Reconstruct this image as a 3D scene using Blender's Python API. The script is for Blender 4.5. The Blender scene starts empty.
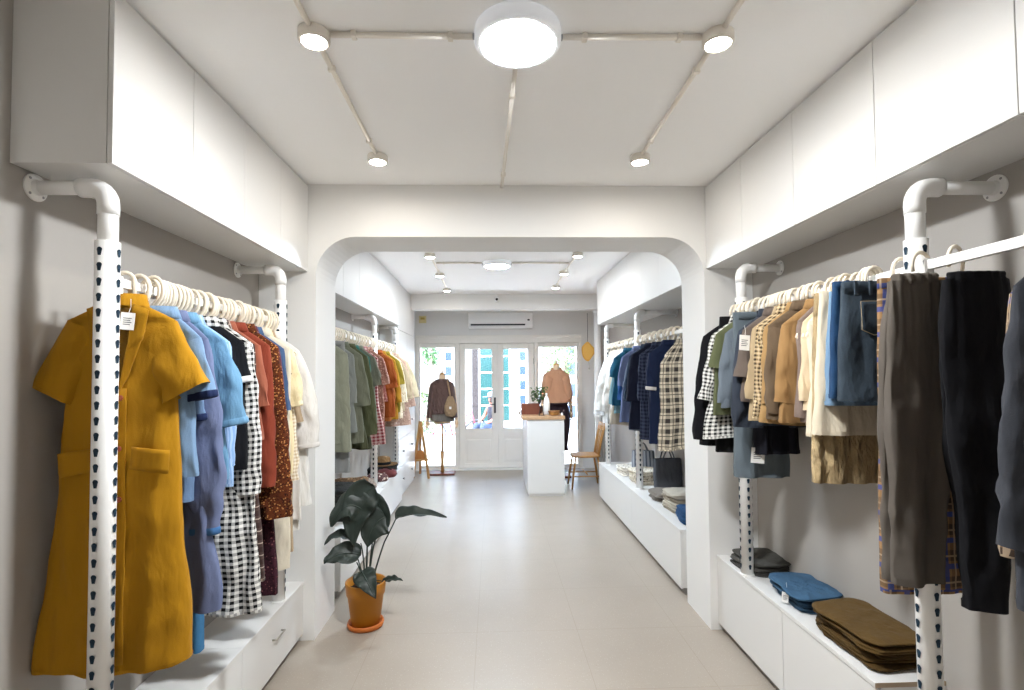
import bpy, bmesh, math, random
from mathutils import Vector, Matrix, noise

scn = bpy.context.scene
SKYS, SUNE, EXPO = 1.7, 6, 2.2
LAMPC, LAMPW = 95, 46
COL = scn.collection
PI = math.pi
rnd = random.Random(11)

# ------------------------------------------------------------------ colour + materials
def hexc(h):
    h = h.lstrip('#'); v = [int(h[i:i+2], 16)/255 for i in (0, 2, 4)]
    return tuple((c/12.92 if c <= .04045 else ((c+.055)/1.055)**2.4) for c in v) + (1,)

class NT:
    def __init__(s, name):
        s.m = bpy.data.materials.new(name); s.m.use_nodes = True
        s.t = s.m.node_tree; s.b = s.t.nodes['Principled BSDF']; s.out = s.t.nodes['Material Output']
    def n(s, typ, **kw):
        n = s.t.nodes.new(typ)
        for k, v in kw.items(): setattr(n, k, v)
        return n
    def l(s, a, b): s.t.links.new(a, b)
    def math(s, op, a, b=None, c=None):
        n = s.n('ShaderNodeMath', operation=op)
        for i, v in enumerate((a, b, c)):
            if v is None: continue
            if isinstance(v, (int, float)): n.inputs[i].default_value = v
            else: s.l(v, n.inputs[i])
        return n.outputs[0]
    def mix(s, f, a, b):
        n = s.n('ShaderNodeMix', data_type='RGBA')
        for i, v in ((0, f), (6, a), (7, b)):
            if isinstance(v, (int, float)): n.inputs[i].default_value = v
            elif isinstance(v, tuple): n.inputs[i].default_value = v
            else: s.l(v, n.inputs[i])
        return n.outputs[2]
    def noise(s, scale, detail=3, coord='Object', rough=.5, dist=0.):
        tc = s.n('ShaderNodeTexCoord'); n = s.n('ShaderNodeTexNoise')
        n.inputs['Scale'].default_value = scale; n.inputs['Detail'].default_value = detail
        n.inputs['Roughness'].default_value = rough; n.inputs['Distortion'].default_value = dist
        s.l(tc.outputs[coord], n.inputs['Vector']); return n.outputs['Fac']
    def uv(s):
        tc = s.n('ShaderNodeTexCoord'); sp = s.n('ShaderNodeSeparateXYZ'); s.l(tc.outputs['UV'], sp.inputs[0])
        return sp.outputs[0], sp.outputs[1]
    def bump(s, h, strength, dist=.01):
        b = s.n('ShaderNodeBump'); b.inputs['Strength'].default_value = strength; b.inputs['Distance'].default_value = dist
        s.l(h, b.inputs['Height']); s.l(b.outputs[0], s.b.inputs['Normal'])
    def set(s, **kw):
        for k, v in kw.items():
            k = {'color': 'Base Color', 'rough': 'Roughness', 'metal': 'Metallic', 'spec': 'Specular IOR Level', 'sheen': 'Sheen Weight'}.get(k, k)
            i = s.b.inputs[k]
            if hasattr(v, 'default_value'): s.l(v, i)
            else: i.default_value = v
        return s

def plain(name, h, rough=.5, spec=.5, var=.04, vscale=6, bump=0, bscale=40, metal=0):
    m = NT(name); c = hexc(h)
    f = m.noise(vscale)
    d = tuple(x*(1-var*2) for x in c[:3])+(1,); e = tuple(min(1, x*(1+var)) for x in c[:3])+(1,)
    m.set(color=m.mix(f, d, e), rough=rough, spec=spec, metal=metal)
    if bump: m.bump(m.noise(bscale, 5), bump, .004)
    return m.m

def cloth_finish(m, crinkle=.35, cs=14, rough=.88):
    tc = m.n('ShaderNodeTexCoord'); mp = m.n('ShaderNodeMapping'); mp.inputs['Scale'].default_value = (cs*1.1, cs, cs*.42)
    m.l(tc.outputs['Object'], mp.inputs[0])
    n = m.n('ShaderNodeTexNoise'); n.inputs['Scale'].default_value = 1; n.inputs['Detail'].default_value = 3; n.inputs['Roughness'].default_value = .45; n.inputs['Distortion'].default_value = .25
    m.l(mp.outputs[0], n.inputs['Vector'])
    w = m.noise(420, 1)
    m.bump(m.math('ADD', n.outputs['Fac'], m.math('MULTIPLY', w, .03)), crinkle*1.9, .03)
    m.set(rough=rough, spec=.2, sheen=.03)
    return m.m

def soft(h, sat=.94, val=.84):
    h = h.lstrip('#'); c = [int(h[i:i+2], 16) for i in (0, 2, 4)]; l = .3*c[0]+.59*c[1]+.11*c[2]
    if l > 205: val = .93
    return '#%02x%02x%02x' % tuple(max(0, min(255, int((l+(x-l)*sat)*val))) for x in c)

def fabric(name, h, var=.08, crinkle=.35, cs=14):
    m = NT(name); c = hexc(soft(h))
    f = m.noise(9, 4)
    m.set(color=m.mix(f, tuple(x*(1-var*2) for x in c[:3])+(1,), tuple(min(1, x*(1+var)) for x in c[:3])+(1,)))
    return cloth_finish(m, crinkle, cs)

def denim(name, h, fade='#9db4c8'):
    m = NT(name); f = m.noise(7, 5, dist=.6); w = m.noise(300, 2)
    k = m.math('ADD', m.math('MULTIPLY', f, .5), m.math('MULTIPLY', w, .25))
    m.set(color=m.mix(m.math('SUBTRACT', k, .15), hexc(soft(h)), hexc(soft(fade))))
    return cloth_finish(m, .4, 16)

def step(m, v, period, duty, off=0.):
    f = m.math('FRACT', m.math('ADD', m.math('DIVIDE', v, period), 100.0+off))
    return m.math('LESS_THAN', f, duty)

def gingham(name, dark, light, size):
    m = NT(name); u, v = m.uv()
    k = m.math('MULTIPLY', m.math('ADD', step(m, u, size, .5), step(m, v, size, .5)), .5)
    m.set(color=m.mix(k, hexc(light), hexc(dark)))
    return cloth_finish(m, .3)

def plaid(name, base, band, line, size, line2=None, bandmix=.55, lw=.09):
    m = NT(name); u, v = m.uv()
    k = m.math('MULTIPLY', m.math('ADD', step(m, u, size, .42), step(m, v, size, .42)), bandmix)
    c = m.mix(k, hexc(base), hexc(band))
    th = m.math('MAXIMUM', step(m, u, size, lw, .3), step(m, v, size, lw, .3))
    c = m.mix(m.math('MULTIPLY', th, .8), c, hexc(line))
    if line2:
        t2 = m.math('MAXIMUM', step(m, u, size, .07, .85), step(m, v, size, .07, .85))
        c = m.mix(m.math('MULTIPLY', t2, .75), c, hexc(line2))
    m.set(color=c)
    return cloth_finish(m, .3)

def stripes(name, a, b, size, duty=.4, horiz=True):
    m = NT(name); u, v = m.uv()
    m.set(color=m.mix(step(m, v if horiz else u, size, duty), hexc(a), hexc(b)))
    return cloth_finish(m, .3)

def floral(name, base, c1, c2, scale=60, thr=.32):
    m = NT(name); tc = m.n('ShaderNodeTexCoord')
    vo = m.n('ShaderNodeTexVoronoi'); vo.inputs['Scale'].default_value = scale; m.l(tc.outputs['Object'], vo.inputs['Vector'])
    a = m.math('LESS_THAN', vo.outputs['Distance'], thr)
    nz = m.noise(scale*1.6, 3, dist=1.2)
    b = m.math('GREATER_THAN', nz, .56)
    c = m.mix(b, hexc(base), hexc(c2)); c = m.mix(a, c, hexc(c1))
    m.set(color=c)
    return cloth_finish(m, .3)

def wood(name, a, b, rough=.45, scale=3):
    m = NT(name); tc = m.n('ShaderNodeTexCoord'); mp = m.n('ShaderNodeMapping')
    mp.inputs['Scale'].default_value = (14, 14, 1.2); m.l(tc.outputs['Object'], mp.inputs[0])
    n = m.n('ShaderNodeTexNoise'); n.inputs['Scale'].default_value = scale; n.inputs['Detail'].default_value = 6; m.l(mp.outputs[0], n.inputs['Vector'])
    m.set(color=m.mix(n.outputs['Fac'], hexc(a), hexc(b)), rough=rough)
    return m.m

def emit(name, col, strength):
    m = NT(name); m.b.inputs['Emission Color'].default_value = col; m.b.inputs['Emission Strength'].default_value = strength
    m.set(color=(.9, .9, .9, 1), rough=.5); return m.m

def glassmat(name, tint=(1, 1, 1, 1)):
    m = NT(name); tr = m.n('ShaderNodeBsdfTransparent'); tr.inputs[0].default_value = tint
    gl = m.n('ShaderNodeBsdfGlossy'); gl.inputs['Roughness'].default_value = .02
    fr = m.n('ShaderNodeFresnel'); fr.inputs[0].default_value = 1.35
    mx = m.n('ShaderNodeMixShader'); m.l(fr.outputs[0], mx.inputs[0]); m.l(tr.outputs[0], mx.inputs[1]); m.l(gl.outputs[0], mx.inputs[2])
    m.l(mx.outputs[0], m.out.inputs[0]); return m.m

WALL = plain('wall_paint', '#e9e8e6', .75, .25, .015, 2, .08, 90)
WALLG = plain('side_wall_paint_shaded', '#aca7a1', .75, .25, .015, 2, .08, 90)  # darker than the other walls: shade behind the clothes put into the colour
CEILM = plain('ceiling_paint', '#fdfdfd', .8, .2, .01, 2)
LAM = plain('white_laminate', '#e2e1df', .38, .45, .01, 2)
LAMEDGE = plain('laminate_edge_tan', '#b9a48c', .5, .4, .05, 40)
TOE = plain('toe_kick_grey', '#8d8a86', .6)
STEEL = plain('white_powder_coat', '#f1f0ee', .32, .5, .01)
SLOT = plain('slot_shadow_blue', '#22384a', .6, .2, .3, 60)
HANG = plain('cream_plastic', '#eee3d0', .38, .45, .03)
PVC = plain('white_conduit_plastic', '#efe9df', .45)
BLACKP = plain('black_plastic', '#1a1a1c', .4)
GREYP = plain('grey_plastic', '#9b9c9e', .45)
WHITEP = plain('white_gloss_plastic', '#f4f4f4', .25, .5, .005)
DOORW = plain('door_white_paint', '#f0ede7', .42, .4, .015)
CHROME = plain('brushed_steel', '#c0bcb4', .3, .5, .02, 6, 0, 40, 1)
OAK = wood('pale_oak', '#a8773f', '#c8985a')
OAKTOP = wood('oak_counter_top', '#b08a64', '#caa581')
MAHOG = wood('red_brown_wood', '#5e2f1e', '#7d4530')
BIRCH = wood('mannequin_beige', '#dcb994', '#e8cbaa')
TERRA = plain('terracotta_glaze', '#b9781c', .5, .4, .12, 5, .1, 30)
SAUC = plain('terracotta_saucer', '#c26a2a', .55, .4, .1, 8)
SOIL = plain('potting_soil', '#3a2a1e', .95, .1, .4, 60, .6, 50)
PAPER = plain('white_card', '#f6f4f0', .6, .2, .01)
INK = plain('printed_ink', '#4a4a4e', .7, .2, .02)
GLASS = glassmat('clear_glass', (.97, .99, .99, 1))
COOL = emit('cool_led_diffuser', (.93, .97, 1, 1), LAMPC)
COOLB = emit('cool_led_diffuser_brighter', (.72, .86, 1, 1), LAMPC*1.15)
WARM = emit('warm_led_diffuser', (1, .92, .8, 1), LAMPW)
RIM = emit('lamp_rim_glow', (.8, .88, 1, 1), .045)

def floor_mat():
    m = NT('terrazzo_tiles'); tc = m.n('ShaderNodeTexCoord'); sp = m.n('ShaderNodeSeparateXYZ'); m.l(tc.outputs['Object'], sp.inputs[0])
    def joint(o, off):
        f = m.math('FRACT', m.math('ADD', m.math('DIVIDE', m.math('SUBTRACT', o, off), .615), 100.))
        return m.math('LESS_THAN', f, .005)
    j = m.math('MAXIMUM', joint(sp.outputs[0], -.11), joint(sp.outputs[1], 3.86))
    vo = m.n('ShaderNodeTexVoronoi'); vo.inputs['Scale'].default_value = 95; m.l(tc.outputs['Object'], vo.inputs['Vector'])
    chip = m.math('LESS_THAN', vo.outputs['Distance'], .22)
    cs = m.n('ShaderNodeSeparateColor'); m.l(vo.outputs['Color'], cs.inputs[0])
    chipc = m.mix(cs.outputs[0], hexc('#8f7f6a'), hexc('#cfc7bb'))
    big = m.noise(1.6, 4)
    base = m.mix(big, hexc('#9d9387'), hexc('#aaa094'))
    c = m.mix(m.math('MULTIPLY', chip, .45), base, chipc)
    c = m.mix(m.math('MULTIPLY', j, .55), c, hexc('#8d8272'))
    m.set(color=c, rough=m.math('ADD', m.math('MULTIPLY', m.noise(5, 3), .12), .27), spec=.45)
    return m.m
FLOORM = floor_mat()

# ------------------------------------------------------------------ mesh helpers
def new(): return bmesh.new()

def link(name, bm, mats, parent=None, smooth=False, loc=None, bevel=0, seg=2):
    me = bpy.data.meshes.new(name); bmesh.ops.recalc_face_normals(bm, faces=bm.faces[:]) if not smooth == 'keep' else None
    bm.to_mesh(me); bm.free()
    for m in (mats if isinstance(mats, (list, tuple)) else [mats]): me.materials.append(m)
    o = bpy.data.objects.new(name, me); COL.objects.link(o)
    if smooth:
        for p in me.polygons: p.use_smooth = True
    if parent is not None: o.parent = parent
    if loc is not None: o.location = loc
    if bevel:
        b = o.modifiers.new('bevel', 'BEVEL'); b.width = bevel; b.segments = seg; b.limit_method = 'ANGLE'; b.harden_normals = False
    return o

def box(bm, x0, x1, y0, y1, z0, z1, mi=0):
    vs = [bm.verts.new((x, y, z)) for x in (x0, x1) for y in (y0, y1) for z in (z0, z1)]
    for q in ((0, 1, 3, 2), (4, 6, 7, 5), (0, 4, 5, 1), (2, 3, 7, 6), (0, 2, 6, 4), (1, 5, 7, 3)):
        f = bm.faces.new([vs[i] for i in q]); f.material_index = mi
    return vs

def tube(bm, pts, r, n=10, cap=True, mi=0, flat=1.0):
    pts = [Vector(p) for p in pts]; rings = []
    rr = r if isinstance(r, (list, tuple)) else [r]*len(pts)
    up = None
    for i, p in enumerate(pts):
        a = pts[max(i-1, 0)]; b = pts[min(i+1, len(pts)-1)]; d = (b-a).normalized()
        if up is None:
            up = Vector((0, 1, 0)) if abs(d.y) < .9 else Vector((1, 0, 0))
        s = d.cross(up).normalized(); up = s.cross(d).normalized()
        rings.append([bm.verts.new(p + s*math.cos(2*PI*k/n)*rr[i] + up*math.sin(2*PI*k/n)*rr[i]*flat) for k in range(n)])
    for A, B in zip(rings, rings[1:]):
        for k in range(n):
            f = bm.faces.new((A[k], A[(k+1) % n], B[(k+1) % n], B[k])); f.material_index = mi
    if cap:
        f = bm.faces.new(rings[0][::-1]); f.material_index = mi
        f = bm.faces.new(rings[-1]); f.material_index = mi

def lathe(bm, prof, n=32, c=(0, 0, 0), mi=0, cap0=True, cap1=True):
    rings = []
    for r, z in prof:
        rings.append([bm.verts.new((c[0]+r*math.cos(2*PI*k/n), c[1]+r*math.sin(2*PI*k/n), c[2]+z)) for k in range(n)])
    for A, B in zip(rings, rings[1:]):
        for k in range(n):
            f = bm.faces.new((A[k], A[(k+1) % n], B[(k+1) % n], B[k])); f.material_index = mi
    if cap0: bm.faces.new(rings[0][::-1]).material_index = mi
    if cap1: bm.faces.new(rings[-1]).material_index = mi

def prism(bm, poly, y0, y1, axis='y', mi=0):
    """extrude a polygon given in (x,z) along y (axis 'y'), or (y,z) along x, or (x,y) along z"""
    def P(a, b, t): return (a, t, b) if axis == 'y' else ((t, a, b) if axis == 'x' else (a, b, t))
    A = [bm.verts.new(P(a, b, y0)) for a, b in poly]; B = [bm.verts.new(P(a, b, y1)) for a, b in poly]
    bm.faces.new(A[::-1]).material_index = mi; bm.faces.new(B).material_index = mi
    n = len(poly)
    for k in range(n): bm.faces.new((A[k], A[(k+1) % n], B[(k+1) % n], B[k])).material_index = mi

def loft(bm, rings, mi=0, cap0=False, cap1=False, uv=None, uvoff=0.):
    V = [[bm.verts.new(p) for p in r] for r in rings]; n = len(rings[0])
    lay = bm.loops.layers.uv.verify()
    us = []
    acc = 0.; ref = rings[len(rings)//2]
    for k in range(n+1):
        us.append(acc); acc += (Vector(ref[(k+1) % n])-Vector(ref[k % n])).length
    vs = [0.]
    for a, b in zip(rings, rings[1:]): vs.append(vs[-1] + max((Vector(a[n//4])-Vector(b[n//4])).length, 1e-4))
    for i in range(len(V)-1):
        for k in range(n):
            try: f = bm.faces.new((V[i][k], V[i][(k+1) % n], V[i+1][(k+1) % n], V[i+1][k]))
            except ValueError: continue
            f.material_index = mi; f.smooth = True
            for lp, (uu, vv) in zip(f.loops, ((us[k], vs[i]), (us[k+1], vs[i]), (us[k+1], vs[i+1]), (us[k], vs[i+1]))):
                lp[lay].uv = (uu+uvoff, -vv)
    if cap0: bm.faces.new(V[0][::-1]).material_index = mi
    if cap1: bm.faces.new(V[-1]).material_index = mi
    return V

def thing(name, label, cat, loc=(0, 0, 0), rz=0, group=None):
    o = bpy.data.objects.new(name, None); COL.objects.link(o); o.empty_display_size = .05
    o.location = loc; o.rotation_euler = (0, 0, rz); o['label'] = label; o['category'] = cat
    if group: o['group'] = group
    return o

def tag(o, label, cat, group=None, kind=None):
    if label: o['label'] = label
    if cat: o['category'] = cat
    if group: o['group'] = group
    if kind: o['kind'] = kind
    return o

def struct(name, bm, mats, parent=None, **k):
    o = link(name, bm, mats, parent, **k); o['kind'] = 'structure'; return o

def bez(p0, p1, p2, n):
    p0, p1, p2 = map(Vector, (p0, p1, p2))
    return [(1-t)**2*p0 + 2*t*(1-t)*p1 + t*t*p2 for t in [i/n for i in range(n+1)]]

def lerp_prof(prof, t):
    for (a, va), (b, vb) in zip(prof, prof[1:]):
        if t <= b:
            k = (t-a)/(b-a) if b > a else 0; k = k*k*(3-2*k)
            return va+(vb-va)*k
    return prof[-1][1]

# ------------------------------------------------------------------ ROOM SHELL
CH = 2.755            # ceiling
XL, XR, XRF = -1.42, 1.635, 1.8
YB, YA0, YA1, YF = -1.2, 3.2, 3.59, 8.70
bm = new(); box(bm, -1.7, 2.0, YB-.1, 9.0, -.12, 0); struct('floor', bm, FLOORM)
bm = new(); box(bm, -1.7, 2.0, YB-.1, 9.0, CH, CH+.15); struct('ceiling', bm, CEILM)
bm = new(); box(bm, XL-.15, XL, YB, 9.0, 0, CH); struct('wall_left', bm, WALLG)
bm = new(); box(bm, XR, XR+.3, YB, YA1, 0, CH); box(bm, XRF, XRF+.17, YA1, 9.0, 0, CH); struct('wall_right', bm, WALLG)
bm = new(); box(bm, XL-.15, 2.0, YB-.15, YB, 0, CH); struct('wall_back', bm, WALL)
# arch wall between the two rooms
ax0, ax1, az, ar = -1.077, 1.328, 2.43, .24
poly = [(XL, 0), (XL, CH), (XRF, CH), (XRF, 0), (ax1, 0)]
for k in range(13):
    a = k/12*PI/2; poly.append((ax1-ar+ar*math.cos(a), az-ar+ar*math.sin(a)))
for k in range(13):
    a = PI/2+k/12*PI/2; poly.append((ax0+ar+ar*math.cos(a), az-ar+ar*math.sin(a)))
poly.append((ax0, 0))
bm = new(); prism(bm, poly, YA0, YA1); struct('wall_arch', bm, WALL)
# dropped beam and front wall
bm = new(); box(bm, -1.188, XRF, 7.6, 7.78, 2.53, CH); struct('ceiling_beam', bm, WALL)
FX0, FX1, FZ = -1.285, 1.485, 2.2
bm = new(); box(bm, XL, FX0, YF, 8.95, 0, CH); box(bm, FX1, XRF, YF, 8.95, 0, CH); box(bm, FX0, FX1, YF, 8.95, FZ, CH)
struct('wall_front', bm, WALL)
# door + window frame
bm = new()
for a, b in ((FX0, -1.235), (-.62, -.565), (.69, .74), (1.43, FX1)): box(bm, a, b, YF-.03, YF+.1, 0, 2.1)
box(bm, FX0, FX1, YF-.03, YF+.1, 2.1, FZ); box(bm, FX0, FX1, YF-.05, YF+.0, 2.18, 2.23)
box(bm, FX0, -.62, YF, YF+.09, 0, .03); box(bm, .74, FX1, YF, YF+.09, 0, .03)
for a, c in ((-.6, -.545), (.67, .72)): box(bm, a, c, YF+.066, YF+.1, 0, 2.1)
box(bm, -.6, .72, YF+.066, YF+.1, 2.07, 2.14); box(bm, -.6, .72, YF+.066, YF+.1, 0, .045)
struct('trim_1', bm, DOORW, bevel=.004)
bm = new(); box(bm, FX0-.02, FX1+.02, YF-.08, YF+.3, 0, .018); struct('trim_2', bm, WALL, bevel=.004)

def door(name, x0, x1, hinge):
    zt = 2.095
    bm = new(); w = .085
    box(bm, x0, x0+w, YF+.02, YF+.065, .025, zt); box(bm, x1-w, x1, YF+.02, YF+.065, .025, zt)
    box(bm, x0+w, x1-w, YF+.02, YF+.065, zt-.08, zt); box(bm, x0+w, x1-w, YF+.02, YF+.065, .025, .1); box(bm, x0+w, x1-w, YF+.02, YF+.065, .53, .66)
    r = struct(name, bm, DOORW, bevel=.004)
    bm = new(); box(bm, x0+w, x1-w, YF+.035, YF+.05, .1, .53)
    xa, xb = x0+w+.035, x1-w-.035
    box(bm, xa, xb, YF+.024, YF+.036, .14, .49)
    link('door_panel', bm, DOORW, r, bevel=.006)
    bm = new(); box(bm, x0+w, x1-w, YF+.04, YF+.046, .66, zt-.08); link('glass_pane', bm, GLASS, r)
    bm = new()
    for za in (.66, 2.0): box(bm, x0+w, x1-w, YF+.015, YF+.034, za, za+.015)
    for xa in (x0+w, x1-w-.012): box(bm, xa, xa+.012, YF+.015, YF+.034, .66, zt-.08)
    link('glazing_bead', bm, DOORW, r)
    return r
d1 = door('door_1', -.56, .073, 0); d2 = door('door_2', .079, .685, 1)
bm = new(); box(bm, .055, .097, YF+.066, YF+.08, .03, 2.09); link('astragal', bm, DOORW, d1, bevel=.003)
bm = new(); box(bm, .012, .042, YF+.008, YF+.02, .93, 1.19)
tube(bm, [(.027, YF+.01, 1.08), (.027, YF-.035, 1.08), (-.07, YF-.038, 1.078)], .009, 8)
lathe(bm, [(.012, 0), (.012, .012)], 12, (.027, YF-.004, .975))
link('door_handle', bm, BLACKP, d1, bevel=.002)
for z in (.3, 1.0, 1.75):
    bm = new(); tube(bm, [(.68, YF+.012, z), (.68, YF+.012, z+.09)], .006, 8); link('hinge', bm, CHROME, d2)
for i, (x0, x1) in enumerate(((-1.235, -.62), (.74, 1.43))):
    bm = new(); w = .022
    for a, b, c, d in ((x0, x0+w, .03, 2.1), (x1-w, x1, .03, 2.1), (x0+w, x1-w, .03, .07), (x0+w, x1-w, 2.03, 2.1)): box(bm, a, b, YF+.02, YF+.065, c, d)
    r = struct('window_%d' % (i+1), bm, DOORW, bevel=.003)
    bm = new(); box(bm, x0+w, x1-w, YF+.038, YF+.044, .07, 2.03); link('glass_pane', bm, GLASS, r)

# ------------------------------------------------------------------ OVERHEAD CABINETS
def wall_cabinet(side, xf, xw, y0, y1, z0, z1, label, group, name='overhead_cabinet', cat='cabinet'):
    """front plane at xf, wall plane at xw"""
    s = 1 if xw > xf else -1
    r = thing(name, label, cat, ((xf+xw)/2, (y0+y1)/2, z0), 0, group)
    ox, oy, oz = r.location; hy = (y1-y0)/2; d = abs(xw-xf)/2-.001
    bm = new(); t = .018
    f = -s*d; bk = s*d          # local x of front and back
    xa, xb = sorted((f+s*t, bk))
    box(bm, xa, xb, -hy, -hy+t, 0, z1-z0-.002); box(bm, xa, xb, hy-t, hy, 0, z1-z0-.002)
    box(bm, xa, xb, -hy+t, hy-t, 0, t); box(bm, xa, xb, -hy+t, hy-t, z1-z0-.002-t, z1-z0-.002)
    xc, xd = sorted((bk, bk-s*.006)); box(bm, xc, xd, -hy+t, hy-t, t, z1-z0-t)
    link('body', bm, LAM, r)
    bm = new(); xa, xb = sorted((f, f+s*(t-.002)))
    box(bm, xa, xb, -hy+.0015, hy-.0015, .0, z1-z0-.012); link('door', bm, LAM, r, bevel=.0015)
    return r
CG = 'white overhead cabinets'
OL = ['nearest the viewer', 'second from near end', 'third from near end', 'last one beside the archway']
ys = [1.565, 1.98, 2.385, 2.79, 3.198]
for i in range(4):
    wall_cabinet(-1, -1.125, XL, ys[i], ys[i+1], 2.215, CH, 'white overhead cabinet above the mustard dress rail, '+OL[i], CG)
ys = [.76, 1.255, 1.747, 2.242, 2.726, 3.198]
OR = ['cut off by the picture edge', 'second from near end', 'third from near end', 'fourth from near end', 'last one beside the archway']
for i in range(5):
    wall_cabinet(1, 1.34, XR, ys[i], ys[i+1], 2.23, CH, 'white overhead cabinet above the denim and trousers rail, '+OR[i], CG)
ys = [3.60+.49*k for k in range(7)]
NUM = ['first', 'second', 'third', 'fourth', 'fifth', 'sixth', 'seventh']
for i in range(6):
    wall_cabinet(-1, -1.165, XL, ys[i], ys[i+1], 2.195, CH, NUM[i]+' white overhead cabinet behind the archway above the green clothes rail', CG)
for i in range(6):
    wall_cabinet(1, 1.325, XRF, ys[i]-.01, ys[i+1]-.01, 2.195, CH, NUM[i]+' white overhead cabinet behind the archway above the blue clothes rail', CG)

# ------------------------------------------------------------------ BASE CABINETS
def base_cabinet(xf, xw, y0, y1, h, label, group, fronts=1, handle=False, drawers=False, name='base_cabinet', endboard=False):
    s = 1 if xw > xf else -1
    r = thing(name, label, 'cabinet', ((xf+xw)/2, (y0+y1)/2, 0), 0, group)
    hy = (y1-y0)/2; d = abs(xw-xf)/2-.001; f = -s*d; bk = s*d
    bm = new(); xa, xb = sorted((f+s*.03, bk)); box(bm, xa, xb, -hy+.001, hy-.001, 0, .05); link('toe_kick', bm, TOE, r)
    bm = new(); xa, xb = sorted((f+s*.018, bk)); box(bm, xa, xb, -hy, hy, .05, h-.018); link('body', bm, LAM, r)
    bm = new(); xa, xb = sorted((f-s*.004, bk)); vs = box(bm, xa, xb, -hy, hy, h-.018, h)
    bm.faces.ensure_lookup_table()
    for fc in bm.faces:
        if endboard and fc.normal.y < -.5: fc.material_index = 1
    bm.normal_update()
    for fc in bm.faces:
        fc.material_index = 1 if (endboard and abs(fc.calc_center_median().y+hy) < 1e-4) else 0
    link('top_board', bm, [LAM, LAMEDGE], r, bevel=.001)
    n = fronts
    for k in range(n):
        a = -hy+2*hy*k/n; b = -hy+2*hy*(k+1)/n
        rows = [(.045, h-.022)] if not drawers else [(.045, .045+(h-.07)/2), (.049+(h-.07)/2, h-.022)]
        for z0, z1 in rows:
            bm = new(); xa, xb = sorted((f, f+s*.017)); box(bm, xa, xb, a+.0015, b-.0015, z0, z1)
            dr = link('drawer_front', bm, LAM, r, bevel=.0015)
            if handle:
                zc = z0+(z1-z0)*.62; yc = (a+b)/2; bm = new(); x = f-s*.02
                tube(bm, [(f, yc-.055, zc), (x, yc-.055, zc), (x, yc+.055, zc), (f, yc+.055, zc)], .0045, 8)
                link('handle', bm, CHROME, dr, smooth=True)
    return r
BG = 'low white base cabinets'
base_cabinet(-1.142, XL, 2.44, 3.198, .35, 'low white drawer cabinet with steel handle under the left clothes, against the archway', BG, 1, True)
base_cabinet(-1.142, XL, 1.55, 2.438, .35, 'low white cabinet under the mustard dress on the left', BG, 1)
base_cabinet(1.372, XR, 2.48, 3.198, .455, 'low white cabinet on the right carrying grey and denim piles, against the archway', BG, 1)
base_cabinet(1.372, XR, 1.865, 2.478, .455, 'low white cabinet carrying the brown trouser pile, with exposed board end', BG, 1, endboard=True)
base_cabinet(1.325, XRF, 5.02, 6.55, .46, 'low white cabinet beyond the archway beside the wooden chair', BG, 1)
base_cabinet(1.325, XRF, 3.70, 5.018, .46, 'low white cabinet beyond the archway below the black and cream plaid dress', BG, 1)
base_cabinet(-1.09, XL, 3.78, 5.27, .455, 'low white cabinet behind the potted plant carrying dark folded clothes', BG, 1)
base_cabinet(-1.13, XL, 5.275, 6.5, .455, 'low white cabinet carrying straw hat and bags beyond the archway', BG, 1)
# tall cabinets at the far left
def tall_cabinet(y0, y1, label):
    r = thing('tall_cabinet', label, 'cabinet', (-1.306, (y0+y1)/2, 0), 0, 'tall white cabinets'); hy = (y1-y0)/2
    bm = new(); box(bm, -.112, .097, -hy, hy, 0, CH-.002); link('body', bm, LAM, r)
    for z0, z1, kind in ((.05, .40, 'drawer_front'), (.404, .76, 'drawer_front'), (.764, 1.12, 'drawer_front'), (1.124, 2.15, 'door'), (2.155, CH-.01, 'door')):
        bm = new(); box(bm, .098, .115, -hy+.002, hy-.002, z0, z1); p = link(kind, bm, LAM, r, bevel=.0015)
        if z0 < 2:
            bm = new(); zc = (z0+z1)/2; lathe(bm, [(.006, 0), (.006, .012), (.014, .014), (.014, .024)], 14)
            bm.transform(Matrix.Translation((.114, 0 if z0 < 1.1 else -hy+.06, zc)) @ Matrix.Rotation(PI/2, 4, 'Y'))
            link('knob', bm, GREYP, p, smooth=True)
    return r
tall_cabinet(6.56, 7.25, 'tall white cabinet with drawers beside the left rail end')
tall_cabinet(7.252, 7.95, 'tall white cabinet with drawers closest to the street door')

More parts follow.
